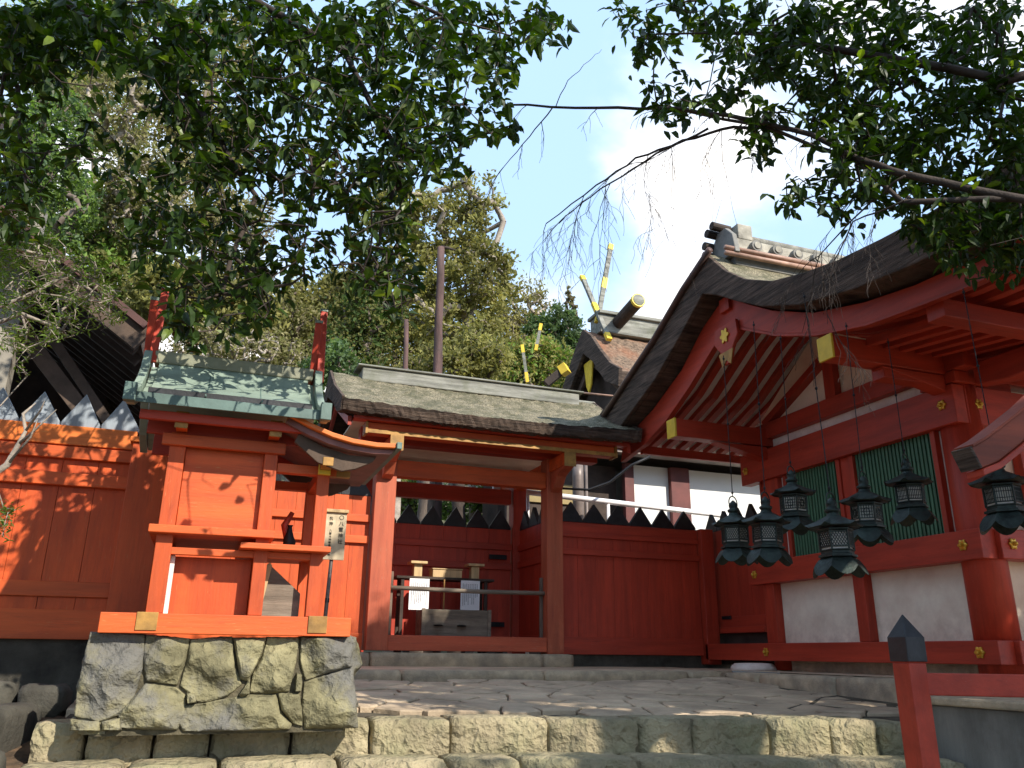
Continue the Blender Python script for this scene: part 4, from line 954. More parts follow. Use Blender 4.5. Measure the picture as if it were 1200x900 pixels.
# ------------------------------------------------------------------ hanging bronze lanterns
def lantern(loc, label, hang, rot=0.0, pattern=0):
    x, y, z = loc     # z = underside of the skirt
    t = empty('hanging_lantern', (x, y, z), label, 'lantern', 'bronze lanterns hanging under the hall eave')
    c = (x, y, z)
    # scalloped skirt
    mb = MB(); n = 48; rr = rot
    for (r, h) in ((.075, .115), (.10, .10), (.13, .065), (.150, .03), (.165, .0)):
        for k in range(n):
            a = rr+2*pi*k/n; s_ = abs(sin(3*a-3*rr)); f = (r-.075)/.09
            mb.v.append((x+(r-.012*f*(1-s_))*cos(a), y+(r-.012*f*(1-s_))*sin(a), z+h+.055*f*(1-s_)**1.0))
    for q in range(4):
        for k in range(n): mb.f.append((q*n+k, q*n+(k+1) % n, (q+1)*n+(k+1) % n, (q+1)*n+k))
    o = mb.build('skirt', BRONZE, t); o.modifiers.new('sol', 'SOLIDIFY').thickness = .004
    MB().lathe([(.085, .108), (.118, .116), (.118, .13), (.10, .136), (.10, .150), (.108, .155)], c, 6, rr).build('lower_rim', BRONZE, t)
    # hexagonal fire box: panes behind lattice bars
    MB().lathe([(.092, .156), (.092, .272)], c, 6, rr).build('paper_panes', PANE, t)
    lat = MB(); R_ = .101
    for s_ in range(6):
        a0 = rr+s_*pi/3; a1 = a0+pi/3
        A_ = Vector((x+R_*cos(a0), y+R_*sin(a0), z)); B_ = Vector((x+R_*cos(a1), y+R_*sin(a1), z))
        nrm = ((A_+B_)/2-Vector((x, y, z))).normalized()
        lat.bar(A_+Vector((0, 0, .156)), A_+Vector((0, 0, .274)), .010, .010, up=nrm)
        for zz in (.158, .176, .266): lat.bar(A_+Vector((0, 0, zz)), B_+Vector((0, 0, zz)), .006, .007)
        if pattern == 0:
            for q in range(1, 8):
                p = A_.lerp(B_, q/8); lat.bar(p+Vector((0, 0, .176)), p+Vector((0, 0, .266)), .0036, .004, up=nrm)
            for zz in (.20, .24): lat.bar(A_+Vector((0, 0, zz)), B_+Vector((0, 0, zz)), .003, .004)
        elif pattern == 1:
            for q in range(-3, 6):
                for sg_ in (1, -1):
                    p0 = q/6; p1 = p0+.55
                    a_ = max(0, p0); b_ = min(1, p1)
                    if b_-a_ < .05: continue
                    za = .176+(a_-p0)/.55*.09; zb = .176+(b_-p0)/.55*.09
                    if sg_ < 0: a_, b_ = 1-a_, 1-b_
                    lat.bar(A_.lerp(B_, a_)+Vector((0, 0, za)), A_.lerp(B_, b_)+Vector((0, 0, zb)), .0036, .004, up=nrm)
        else:
            for q in range(1, 6):
                p = A_.lerp(B_, q/6); lat.bar(p+Vector((0, 0, .176)), p+Vector((0, 0, .266)), .005, .004, up=nrm)
            for q in range(1, 4): 
                zz = .176+q*.0225; lat.bar(A_.lerp(B_, .1)+Vector((0, 0, zz)), A_.lerp(B_, .9)+Vector((0, 0, zz)), .004, .004)
            mid = (A_+B_)/2+Vector((0, 0, .22))+nrm*.001; sd_ = (B_-A_).normalized(); prv = None
            for q in range(13):
                a = 2*pi*q/12; p = mid+sd_*cos(a)*.02+Vector((0, 0, sin(a)*.026))
                if prv: lat.bar(prv, p, .006, .008, up=nrm)
                prv = p
    lat.build('lattice', BRONZE, t)
    MB().lathe([(.10, .272), (.112, .280), (.112, .288), (.09, .291)], c, 6, rr).build('upper_rim', BRONZE, t)
    # roof with upturned corners
    mb = MB(); prof_ = ((.163, .296), (.168, .300), (.15, .312), (.11, .336), (.07, .36), (.042, .374), (.036, .392))
    for (r, h) in prof_:
        for k in range(36):
            a = rr+2*pi*k/36; hexr = cos(pi/6)/cos(((a-rr) % (pi/3))-pi/6); f = min(1, max(0, (r-.04)/.13))
            corner = max(0, 1-abs((((a-rr+pi/6) % (pi/3))-pi/6))/.18)
            R2 = r*(1-f+f*hexr*1.08)
            mb.v.append((x+R2*cos(a), y+R2*sin(a), z+h+.018*corner*f**3))
    for q in range(len(prof_)-1):
        for k in range(36): mb.f.append((q*36+k, q*36+(k+1) % 36, (q+1)*36+(k+1) % 36, (q+1)*36+k))
    mb.f.append(tuple(range(36))[::-1]); mb.f.append(tuple((len(prof_)-1)*36+k for k in range(36)))
    mb.build('lantern_roof', BRONZE, t)
    MB().lathe([(.03, .392), (.045, .40), (.048, .415), (.03, .425), (.034, .44), (.036, .455), (.022, .475), (.006, .492)], c, 16).build('finial', BRONZE, t, smooth=True)
    pts = [Vector((x+.052*cos(a), y+.02*cos(a), z+.472+.052*sin(a))) for a in [-.6+k*(pi+1.2)/20 for k in range(21)]]
    MB().tube(pts, .005, 6).build('ring_handle', BRONZE, t, smooth=True)
    # hanger chain: rod with links
    zt = hang; mb = MB(); zz = z+.524
    mb.tube([(x, y, zz), (x, y, zt)], .0035, 6)
    for h in (zz+.03, (zz+zt)/2, zt-.03): mb.lathe([(.002, -.012), (.009, -.006), (.009, .006), (.002, .012)], (x, y, h), 8)
    mb.build('hanger_rod', IRON, t)
    t.rotation_euler = (radians(random.uniform(-1.2, 1.2)), radians(random.uniform(-1.2, 1.2)), 0)
    return t
lantern((3.84, 5.41, 2.28), 'bronze lantern hanging farthest left of the row, before the fence post', 4.0, .2, 1)
lantern((3.76, 4.91, 2.22), 'bronze lantern close beside the leftmost one, second in the row', 4.1, .5, 1)
lantern((4.23, 5.17, 2.51), 'small high bronze lantern before the left half of the green window', 4.15, .1, 2)
lantern((3.66, 4.10, 2.07), 'lowest and nearest bronze lantern, with bright scalloped skirt below the window beam', 4.0, .55, 1)
lantern((4.38, 4.58, 2.36), 'bronze lantern with a ring motif pane before the post between the windows', 4.05, .3, 2)
lantern((4.86, 4.62, 2.54), 'bronze lantern before the right green window, beside the corner column', 4.0, .6, 0)
lantern((4.59, 3.65, 2.34), 'bronze lantern at the right edge of the photo with sunlit top', 3.98, .25, 0)

# ------------------------------------------------------------------ foreground post and rail
def front_post(x, y, label):
    t = empty('barrier_post', (x, y, .8), label, 'post', 'red barrier with black caps')
    w = .045
    MB().box(x-w, x+w, y-w, y+w, .3, 1.58).build('post_shaft', DEEP_V, t, .004)
    MB().add([(x-w-.005,y-w-.005,1.585),(x+w+.005,y-w-.005,1.585),(x+w+.005,y+w+.005,1.585),(x-w-.005,y+w+.005,1.585),
              (x-w-.005,y-w-.005,1.68),(x+w+.005,y-w-.005,1.68),(x+w+.005,y+w+.005,1.68),(x-w-.005,y+w+.005,1.68),(x,y,1.775)],
             [(3,2,1,0),(0,1,5,4),(1,2,6,5),(2,3,7,6),(3,0,4,7),(4,5,8),(5,6,8),(6,7,8),(7,4,8)]).build('post_cap', BLACK, t, .003)
    return t
pf = hf(1067, 790, 3.5); px_, py_ = float(pf[0]), float(pf[1])
fp = front_post(px_, py_, 'short dark red square post with a black pyramid cap in the right foreground')
r_end = hf(1420, 812, 3.2)
MB().bar((px_+.047, py_-.02, 1.50), (float(r_end[0]), float(r_end[1]), 1.50), .05, .085).build('rail', DEEP_H, fp, .004)

# ------------------------------------------------------------------ neighbouring small shrine roof reaching in at the right edge
CAN = mat('shaded_weathered_red', (.30, .055, .022), .6, .2, 3, .12, 18, WH, dirt=.4, dirtcol=(.12, .03, .015))  # red darkened so the shade on the canopy sits in the colour
ns = empty('neighbour_shrine', (3.9, 2.6, 1.3), 'curved red canopy tip of another little shrine reaching in at the right edge', 'shrine')
P0 = hf(1126, 548, 3.3)
cx_, cy_, cz_ = map(float, P0); _sh = 14
def fp_(x, y): v = hy(x+_sh, y, cy_); return (float(v[0]), float(v[2]))
lo_ = [fp_(*p) for p in ((1136, 549), (1156, 541), (1180, 522), (1205, 500), (1240, 468), (1290, 415), (1380, 300))]
hi_ = [fp_(*p) for p in ((1124, 524), (1140, 515), (1165, 496), (1190, 476), (1225, 442), (1280, 380), (1370, 262))]
MB().prism(hi_+lo_[::-1], 'y', cy_, cy_+.05).build('canopy_bargeboard', CAN, ns, .006)
MB().prism([(a, b+.012) for a, b in hi_]+[(a+.004, b+.001) for a, b in hi_[::-1]], 'y', cy_-.01, cy_+.09).build('canopy', CAN, ns, .003)
MB().prism([(a+.01, b-.002) for a, b in hi_]+[(a+.015, b-.025) for a, b in hi_[::-1]], 'y', cy_+.052, cy_+.085).build('canopy_underboard', DEEP_H, ns)
MB().bar((hi_[0][0]-.012, cy_+.04, hi_[0][1]+.0), (lo_[0][0]-.008, cy_+.04, lo_[0][1]+.0), .10, .014, up=(1, 0, 0)).build('canopy_tip', BARKE, ns, .003)
ns_under = MB().prism([(a+.002, b-.002) for a, b in lo_]+[(a+.004, b-.03) for a, b in lo_[::-1]], 'y', cy_-.008, cy_+.08).build('canopy_lip', DEEP_H, ns, .004)
ex_, ez_ = lo_[-1]
for Y in (cy_+.05, cy_+.12): box('post', ex_-.05, ex_+.04, Y-.04, Y+.04, .9, ez_+.02, RED_V, ns)
box('body', ex_+.05, ex_+.7, cy_+.1, cy_+.9, 1.4, ez_+.1, RED_V, ns); box('base_block', ex_-.15, ex_+.85, cy_, cy_+1.0, .3, .9, STONE_D, ns)

# ------------------------------------------------------------------ main shrine behind with crossed horns
ms = empty('main_shrine', (7.6, 12.8, 1.5), 'rear shrine with rusty bark roof and gilt tipped crossed ridge horns', 'shrine')
YR2 = 13.4
tp = [(12.0, 6.35), (12.3, 6.55), (12.7, 6.95), (13.05, 7.35), (YR2, 7.62), (13.75, 7.35), (14.1, 6.95), (14.8, 6.35)]
sagroof(dense(tp, .12)+[(14.8, 6.1), (YR2, 7.25), (12.0, 6.1)], 6.42, 10.5, BARKR, ms, 'bark_roof', 40, 0, .012, 31)
MB().prism([(11.95, 6.38), (12.3, 6.60), (12.7, 7.0), (13.05, 7.40), (YR2, 7.66), (13.75, 7.4), (14.85, 6.36), (14.8, 6.0), (YR2, 7.15), (13.0, 6.85), (12.5, 6.3), (12.0, 6.05)], 'x', 6.34, 6.415).build('bark_edge', BARKE, ms, .01)
MB().prism([(12.05, 6.05), (YR2, 7.12), (14.7, 6.05), (14.7, 5.9), (YR2, 6.95), (12.05, 5.88)], 'x', 6.5, 6.55).build('bargeboard', WOODB, ms)
MB().prism([(13.2, 7.0), (13.6, 7.0), (13.5, 6.5), (13.4, 6.35), (13.3, 6.5)], 'x', 6.44, 6.48).build('gilt_pendant', GOLDP, ms, .01)
MB().prism([(12.2, 6.0), (14.6, 6.0), (YR2, 6.95)], 'x', 6.7, 6.75).build('gable_wall', WOODD, ms)
box('body', 6.75, 10.2, 12.4, 14.4, 3.0, 6.2, WOODD, ms)
box('ridge_board', 6.62, 10.4, YR2-.22, YR2+.22, 7.58, 7.95, MOSS, ms, .01)
box('ridge_cap', 6.58, 10.4, YR2-.28, YR2+.28, 7.952, 8.02, MOSS, ms, .01)
a1 = [hy(735, 383, 13.1), hy(700, 377, 13.1)]
def horn(pa, pb, Ya, Yb, w=.10):
    a = Vector(hy(*pa, Ya)); b = Vector(hy(*pb, Yb)); o = MB().bar(a, b, w, w*1.5, up=(1, 0, 0)).build('ridge_horn', MOSS, ms, .008)
    d = b-a
    for (t0, t1) in ((.93, 1.002), (.42, .55)): MB().bar(a+d*t0, a+d*t1, w*1.12, w*1.62, up=(1, 0, 0)).build('gilt_band', GOLDP, o)
    MB().bar(a-d*.002, a+d*.09, w*1.12, w*1.62, up=(1, 0, 0)).build('gilt_band', GOLDP, o)
horn((700, 378), (716, 287), 13.3, 13.75, .065)
horn((714, 398), (682, 324), 12.85, 13.9, .065)
kt = Vector(hy(712, 392, YR2+.3)); kt2 = Vector(hy(748, 352, YR2-1.1))
kk = MB().tube([kt, kt2], .13, 14).build('ridge_log', WOODD, ms); d = (kt2-kt).normalized()
MB().tube([kt2-d*.04, kt2+d*.02], .142, 14).build('gilt_cap', GOLDP, kk)
MB().tube([kt2+d*.021, kt2+d*.03], .115, 14).build('log_face', MOSS, kk)

# white walled building and pipes behind the right fence
wb = empty('white_building', (8, 12.3, 1.5), 'white plastered building with dark red posts seen above the right hand fence', 'building')
MB().box(6.40, 11, 11.80, 11.9, 1.5, 4.62).build('wall', WHITEC, wb)
for (xa, xb) in ((6.25, 6.42), (7.12, 7.48), (9.4, 9.6)): box('wall_post', xa, xb, 11.70, 11.795, 1.5, 4.62, mat('brown_red_post', (.12, .03, .025), .6, .2, 3, .1, 20), wb)
box('eave_board', 5.9, 11, 11.3, 11.5, 4.68, 4.76, STEEL, wb); box('roof_slab', 5.6, 11.3, 11.2, 13, 4.78, 4.9, WOODD, wb)
box('annex_wall', 4.3, 6.24, 12.0, 12.1, 1.5, 4.6, WOODD, wb); box('annex_panel', 4.35, 5.6, 11.96, 11.995, 3.9, 4.22, mat('tan_panel', (.30, .22, .09), .7), wb)
pr_ = empty('pipe_rail', (6.5, 10.8, 1.5), 'long white horizontal pipe rail behind the right hand fence', 'rail')
a_ = Vector(hy(640, 577, 10.6)); b_ = Vector(hy(838, 607, 10.6))
MB().tube([a_-Vector((.8, 0, 0)), b_+Vector((.9, 0, .02))], .04, 10).build('pipe', PIPEW, pr_, smooth=True)
for t_ in (-.1, .35):
    p_ = a_.lerp(b_, t_); MB().tube([(p_.x, p_.y, 1.5), (p_.x, p_.y, p_.z-.04)], .025, 8).build('pipe_support', PIPEW, pr_, smooth=True)
dp = empty('downpipe', (5, 11.0, 1.5), 'brown metal downpipe with a thin pipe beside it, right of the gate', 'pipe')
a_ = hy(677, 540, 11); MB().tube([(a_[0]-.02, 11, 1.5), (a_[0], 11, 4.15), (a_[0]+.0, 11, 4.32)], .085, 12).build('thick_pipe', STEEL, dp, smooth=True)
b_ = hy(688, 540, 11); MB().tube([(b_[0], 11.05, 1.5), (b_[0], 11.05, 4.45)], .028, 8).build('thin_pipe', STEEL, dp, smooth=True)
cb = MB().tube([hy(655, 572, 10.4), hy(690, 574, 10.3), hy(715, 565, 10.2), hy(740, 545, 10.1), hy(762, 535, 10.0)], .018, 8).build('power_cable', IRON, None, smooth=True)
tag(cb, 'black cable sagging between the gate and the hall eave', 'cable')
# lone bamboo rod from the gate ridge to the hall roof
rod = MB().tube([hy(680, 460, 9.4), hy(738, 466, 9.0)], .012, 6).build('thin_rod', PINK, None, smooth=True)
tag(rod, 'thin pinkish rod reaching from the gate ridge to the hall roof', 'rod')

# ------------------------------------------------------------------ dark building at the left rear
lb = empty('dark_hall', (-3.5, 10, 1.5), 'dark timber hall with deep raftered eave behind the orange fence', 'building')
E0 = Vector(hy(160, 400, 8.7)); sl_ = -.80
def roofpt(dx, y, dz=0): return (E0.x-dx, y, E0.z+dx*.70+dz)
mb = MB()
mb.add([roofpt(-.05, 8.6), roofpt(-.05, 16), roofpt(6, 16), roofpt(6, 8.6), roofpt(-.05, 8.6, .22), roofpt(-.05, 16, .22), roofpt(6, 16, .22), roofpt(6, 8.6, .22)], [(0,1,2,3),(7,6,5,4),(0,3,7,4),(0,4,5,1),(1,5,6,2)])
mb.build('roof', BARKE, lb)
MB().bar(Vector(roofpt(-.08, 8.55, .02)), Vector(roofpt(6, 8.55, .02)), .08, .26, up=(0, 0, 1)).build('bargeboard', WOODB, lb)
MB().bar(Vector(roofpt(-.09, 8.5, .16)), Vector(roofpt(6, 8.5, .16)), .10, .07, up=(0, 0, 1)).build('verge_strip', mat('reddish_verge', (.09, .035, .028), .6), lb)
for k in range(18):
    y_ = 8.8+k*.36; MB().bar(Vector(roofpt(.0, y_, -.07)), Vector(roofpt(5.5, y_, -.07)), .07, .11).build('rafter', WOODD, lb)
box('wall', -9, E0.x-1.9, 9.6, 9.7, 1.0, 7.6, WOODD, lb); box('side_wall', E0.x-.75, E0.x-.65, 12.3, 16, 1.0, 5.4, WOODD, lb); box('wall', E0.x-1.9, E0.x-.66, 12.2, 12.3, 1.0, 5.4, WOODD, lb)
for (pa, pb, w_) in (((28, 392), (95, 480), .16), ((62, 398), (130, 500), .10)):
    MB().bar(hy(*pa, 9.3), hy(*pb, 9.3), .10, w_).build('diagonal_brace', WOODB, lb)
pp = hy(10, 440, 9.2); box('corner_post', pp[0]-.3, pp[0]+.02, 9.1, 9.3, 1.0, 6.2, mat('pale_post', (.30, .27, .22), .8), lb)

# ------------------------------------------------------------------ hillside and background trees
def hill_z(x, y):
    return 1.4+max(0, y-15)*.30+2.0*sin(x*.09+1)*min(1, max(0, (y-15)/15))-max(0, x-6)*.10*min(1, max(0, (y-15)/20))+max(0, -x-2)*.10*min(1, max(0, (y-12)/15))
hm = MB(); NX, NY = 50, 44
for j in range(NY+1):
    for i in range(NX+1):
        x = -50+i*2.4; y = 14+j*1.6; hm.v.append((x, y, hill_z(x, y)+random.uniform(-.15, .15) if y < 70 else hill_z(x, 70)))
for j in range(NY):
    for i in range(NX): a = j*(NX+1)+i; hm.f.append((a, a+1, a+NX+2, a+NX+1))
hm.build('hillside', HILLM, smooth=True, kind='structure')

LM = [leafmat('olive_foliage', (.20, .20, .065)), leafmat('yellow_green_foliage', (.30, .28, .09)), leafmat('dark_green_foliage', (.09, .14, .04)),
      leafmat('blue_green_foliage', (.12, .18, .085)), leafmat('russet_foliage', (.30, .27, .13)), leafmat('bright_green_foliage', (.18, .28, .06))]
def bg_tree(base, blobs, m, label, ntips=160, nleaf=3500, size=.14, bark=BARKT, group='trees on the hillside', m2=None, frac=.3, trunk=None, rmax=.10, spread=.30, name='hillside_tree'):
    """blobs: (x, y, z, rx, ry, rz) ellipsoids the crown fills"""
    t = empty(name, base, label, 'tree', group)
    vol = np.array([b[3]*b[4]*b[5] for b in blobs])**.7; pick = rng.choice(len(blobs), ntips, p=vol/vol.sum())
    u = rng.normal(size=(ntips, 3)); u /= np.linalg.norm(u, axis=1, keepdims=True); r = rng.uniform(.35, 1, (ntips, 1))**.5
    B_ = np.array(blobs, float)[pick]; P = B_[:, :3]+u*r*B_[:, 3:]
    b = np.array(base, float); cen = np.average(np.array(blobs, float)[:, :3], axis=0, weights=vol)
    roots = [(b, -1)]; tk = trunk or [b+(cen-b)*q+np.array([random.uniform(-.25, .25), random.uniform(-.2, .2), 0]) for q in (.25, .5, .72)]
    for q in tk: roots.append((np.array(q, float), len(roots)-1))
    nodes, par, tips = grow(P, roots, bias=1.0, jit=.05)
    branches('trunk', nodes, par, bark, t, r0=size*.13, rmax=rmax, power=.48, sides=6)
    T = nodes[tips]; k = nleaf//len(T)
    Q = np.repeat(T, k, axis=0); sp = spread*np.array([1, 1, .8]); Q = Q+rng.normal(size=Q.shape)*sp*min(b_[3] for b_ in blobs)*.55
    cards('crown', Q, size, m, t, mats=[m, m2] if m2 else None, frac=frac if m2 else 0)
    return t
def pt(px, py, F): return hf(px, py, F)
def blob(px, py, F, rpx, rpy, ry=None):
    p = pt(px, py, F); k = F/1000*1.0; rx = rpx*k; rz = rpy*k*1.05
    return (p[0], p[1], p[2], rx, ry or rx, rz)
def base_of(px, py, F):
    p = pt(px, py, F); return (float(p[0]), float(p[1]), hill_z(p[0], p[1])-.3 if p[1] > 14 else 1.3)
# tall airy tree behind the gate
F_ = 24
tr_ = [pt(578, 440, F_), pt(548, 380, F_), pt(570, 320, F_), pt(590, 260, F_)]
bg_tree(base_of(585, 520, F_), [blob(520, 262, F_, 62, 50), blob(555, 235, F_, 40, 30), blob(470, 330, F_, 60, 60), blob(560, 330, F_, 60, 55), blob(540, 390, F_, 60, 40), blob(450, 250, F_, 45, 45)],
    LM[1], 'tall airy yellow-green tree rising highest behind the gate roof', 330, 15000, .16, BARKG, m2=LM[0], frac=.4, trunk=tr_, rmax=.10, spread=.32)
bg_tree(base_of(455, 500, 22), [blob(430, 370, 22, 45, 40), blob(410, 420, 22, 45, 40)], LM[0], 'olive bush-like tree between the small shrine horn and the gate roof', 160, 8000, .13, m2=LM[2], frac=.5)
bg_tree(base_of(600, 520, 30), [blob(612, 360, 30, 35, 40), blob(590, 400, 30, 50, 45), blob(570, 330, 30, 30, 30)], LM[4], 'pale brown leafless-looking tree right of the tallest crown', 260, 7000, .14, BARKG, m2=LM[1], frac=.5)
bg_tree(base_of(625, 520, 20), [blob(625, 425, 20, 38, 38), blob(600, 450, 20, 45, 35), blob(655, 440, 20, 35, 35)], LM[1], 'yellow-green shrub tree just above the right half of the gate ridge', 200, 10000, .11, m2=LM[5], frac=.4)
bg_tree(base_of(665, 520, 26), [blob(655, 395, 26, 35, 42), blob(672, 420, 26, 25, 40), blob(635, 400, 26, 28, 40)], LM[3], 'blue-green conifer-like tree left of the crossed horns', 200, 8000, .13, m2=LM[2], frac=.5)
bg_tree(base_of(665, 470, 30), [blob(668, 368, 30, 12, 24), blob(668, 345, 30, 6, 12)], LM[4], 'slim russet treetop directly left of the crossed horns', 60, 900, .13)
bg_tree(base_of(530, 520, 18), [blob(520, 440, 18, 60, 35), blob(560, 420, 18, 40, 35)], LM[1], 'yellowish thicket tree behind the dark bare trunk', 180, 8000, .11, m2=LM[0], frac=.5)
bg_tree(base_of(390, 540, 17), [blob(390, 440, 17, 35, 45), blob(400, 500, 17, 35, 40)], LM[2], 'dark green tree right beside the small shrine ridge horn', 160, 8000, .11, m2=LM[3], frac=.4)
bg_tree(base_of(300, 520, 20), [blob(300, 420, 20, 75, 35), blob(240, 410, 20, 50, 35)], LM[4], 'brown twiggy thicket tree above the green copper roof', 320, 4500, .10, BARKG, m2=LM[0], frac=.5)
bg_tree(base_of(330, 520, 24), [blob(340, 390, 24, 60, 35)], LM[0], 'low olive tree in the distance above the copper roof', 160, 6000, .13, m2=LM[4], frac=.4)
bg_tree(base_of(60, 520, 19), [blob(60, 240, 19, 55, 60), blob(60, 150, 19, 50, 60), blob(20, 200, 19, 45, 70)], LM[5], 'bright green tree showing through the dark leaves at upper left', 260, 12000, .13, m2=LM[3], frac=.4)
bg_tree(base_of(150, 520, 22), [blob(170, 230, 22, 60, 70), blob(140, 130, 22, 60, 60)], LM[4], 'brown and olive tree standing behind the left canopy', 260, 7000, .14, BARKG, m2=LM[0], frac=.6)
bg_tree(base_of(290, 520, 28), [blob(300, 270, 28, 28, 50), blob(280, 330, 28, 40, 60)], LM[4], 'narrow brown-leaved tree in the gap above the small shrine', 160, 4500, .14, m2=LM[0], frac=.4)
bg_tree(base_of(490, 620, 15), [blob(470, 590, 15, 25, 30)], LM[5], 'small bright green bush seen between gate post and copper canopy', 60, 2500, .08, m2=LM[0], frac=.5)
bg_tree(base_of(600, 640, 15), [blob(590, 585, 15, 50, 22), blob(540, 590, 15, 40, 22)], LM[5], 'green bush seen through the gate above the black fence tips', 90, 4000, .08, m2=LM[2], frac=.5)
# bare straight trunks
def bare(px, pyt, F, r, label, mat_=BARKP, lean=0):
    b = base_of(px, 560, F); p = pt(px, pyt, F); x0, y0 = b[0], b[1]; h = p[2]-b[2]; mb = MB(); r_ = random.Random(px); pts = []
    for k in range(11): q = k/10; pts.append((x0+(p[0]-x0)*q+r_.uniform(-.02, .02), y0+(p[1]-y0)*q, b[2]+h*q))
    t = empty('bare_trunk', b, label, 'tree', 'bare trunks behind the gate')
    mb.tube(pts, [r*(1.25-.55*k/10)*(1+r_.uniform(-.06, .06)) for k in range(11)], 12).build('trunk', mat_, t, smooth=True)
    return t, pts
t_, pp_ = bare(516, 290, 14.5, .10, 'dark straight lopped trunk standing tall behind the gate ridge')
MB().tube([pp_[-1], (pp_[-1][0]+.15, pp_[-1][1], pp_[-1][2]+.02), (pp_[-1][0]+.3, pp_[-1][1], pp_[-1][2]+.0)], [.05, .03, .015], 8).build('broken_limb', BARKD, t_, smooth=True)
bare(477, 375, 16, .07, 'thin purplish dead trunk left of the tall dark one')
bare(468, 470, 13, .09, 'pale trunk nearest the left gate post seen through the gate', BARKG)
bare(503, 470, 14, .16, 'thick grey trunk seen through the gate opening', BARKT)
bare(541, 470, 13.5, .12, 'dark trunk in the middle of the gate opening', BARKD)
bare(487, 470, 15, .08, 'slender mossy trunk behind the others in the gate opening', BARKD)
bare(556, 470, 15, .08, 'slim pale trunk right of the dark one in the gate opening', BARKG)

# gilt posts of another roof far behind
for (pa, pb, lab) in (((612, 405), (618, 447), 'small pale ridge horn with gilt tip poking up left of the rear shrine'), ((628, 410), (634, 380), 'small orange tipped ridge horn leaning among the trees'), ((640, 450), (657, 436), 'gilt ended ridge log end poking over the gate ridge')):
    a = Vector(pt(*pa, 13)); b = Vector(pt(*pb, 13))
    t = empty('ridge_horn', a, lab, 'roof ornament', 'gilt tipped roof ends behind the gate ridge')
    if pa[0] == 640:
        MB().bar(a, b, .12, .12).build('log_end', WOODD, t); d = (b-a).normalized(); MB().bar(b, b+d*.10+Vector((.02, -.06, 0)), .17, .17).build('gilt_cap', GOLDP, t, .004)
        bz = a
    else:
        MB().bar(a, b, .035, .05).build('horn_bar', MOSS, t); d = b-a; MB().bar(b-d*.25, b+d*.02, .04, .055).build('gilt_cap', GOLDP, t)
        MB().bar(a-d*.02, a+d*.2, .04, .055).build('gilt_cap', GOLDP, t)
sr = empty('rear_small_shrine', (4.2, 13.4, 1.5), 'little grey roofed shrine hidden behind the gate ridge', 'shrine')
e_ = pt(630, 447, 13.0); box('body', e_[0]-.5, e_[0]+.9, 12.6, 13.4, 1.5, e_[2]-.5, WOODD, sr); box('roof', e_[0]-.8, e_[0]+1.2, 12.3, 13.7, e_[2]-.5, e_[2]-.15, MOSS, sr, .03)

# ------------------------------------------------------------------ overhanging foreground branches
def sample(polys, n):
    out_ = []; w = []
    for P, d in polys:
        xs = [p[0] for p in P]; ys = [p[1] for p in P]; a = abs(sum(P[i][0]*P[(i+1) % len(P)][1]-P[(i+1) % len(P)][0]*P[i][1] for i in range(len(P))))/2
        w.append(a*d)
    w = np.array(w)/sum(w)
    for (P, d), k in zip(polys, (w*n).astype(int)):
        xs = [p[0] for p in P]; ys = [p[1] for p in P]; c = 0
        while c < k:
            x, y = random.uniform(min(xs), max(xs)), random.uniform(min(ys), max(ys))
            if in_poly(x, y, P): out_.append((x, y)); c += 1
    return out_
def overhang(name, label, trunk_pts, trunk_r, limbs, polys, nspr, fr, leaf_l, leaf_w, per, mats, frac, bark, extra=None, droop=(-1.3, .4), r0=.0016, rmax=.035):
    b = trunk_pts[0]; t = empty(name, b, label, 'tree')
    MB().tube(trunk_pts, trunk_r, 14).build('trunk', bark, t, smooth=True)
    pts = []
    for (x, y) in sample(polys, nspr):
        F = random.uniform(*fr); pts.append(hf(x, y, F))
    if extra is not None: pts += list(extra)
    pts = np.array(pts)
    roots = [(np.array(trunk_pts[-1], float), -1)]
    for lm in limbs:
        j = 0; prev = np.array(trunk_pts[-1], float)
        for p in lm:
            p = np.array(p, float); n = max(1, int(np.linalg.norm(p-prev)/.25))
            for k in range(1, n+1): roots.append((prev+(p-prev)*k/n+rng.normal(size=3)*.012, j)); j = len(roots)-1
            prev = p
    nodes, par, tips = grow(pts, roots, bias=.6, jit=.06)
    branches('branches', nodes, par, bark, t, r0=r0, rmax=rmax, power=.42, sides=6)
    T = nodes[tips]; Pp = nodes[[par[i] for i in tips]]
    k = per; tt = rng.uniform(-.1, 1.25, (len(T), k, 1)); Q = Pp[:, None]+(T-Pp)[:, None]*tt*np.minimum(1, .22/np.maximum(.01, np.linalg.norm(T-Pp, axis=1)))[:, None, None]+ (T-Pp)[:, None]*(1-np.minimum(1, .22/np.maximum(.01, np.linalg.norm(T-Pp, axis=1))))[:, None, None]
    Q = (Q+rng.normal(size=Q.shape)*leaf_l*.32).reshape(-1, 3)
    leaves('foliage', Q, leaf_l, leaf_w, mats[0], t, mats=mats, frac=frac, droop=droop)
    return t
random.seed(11)
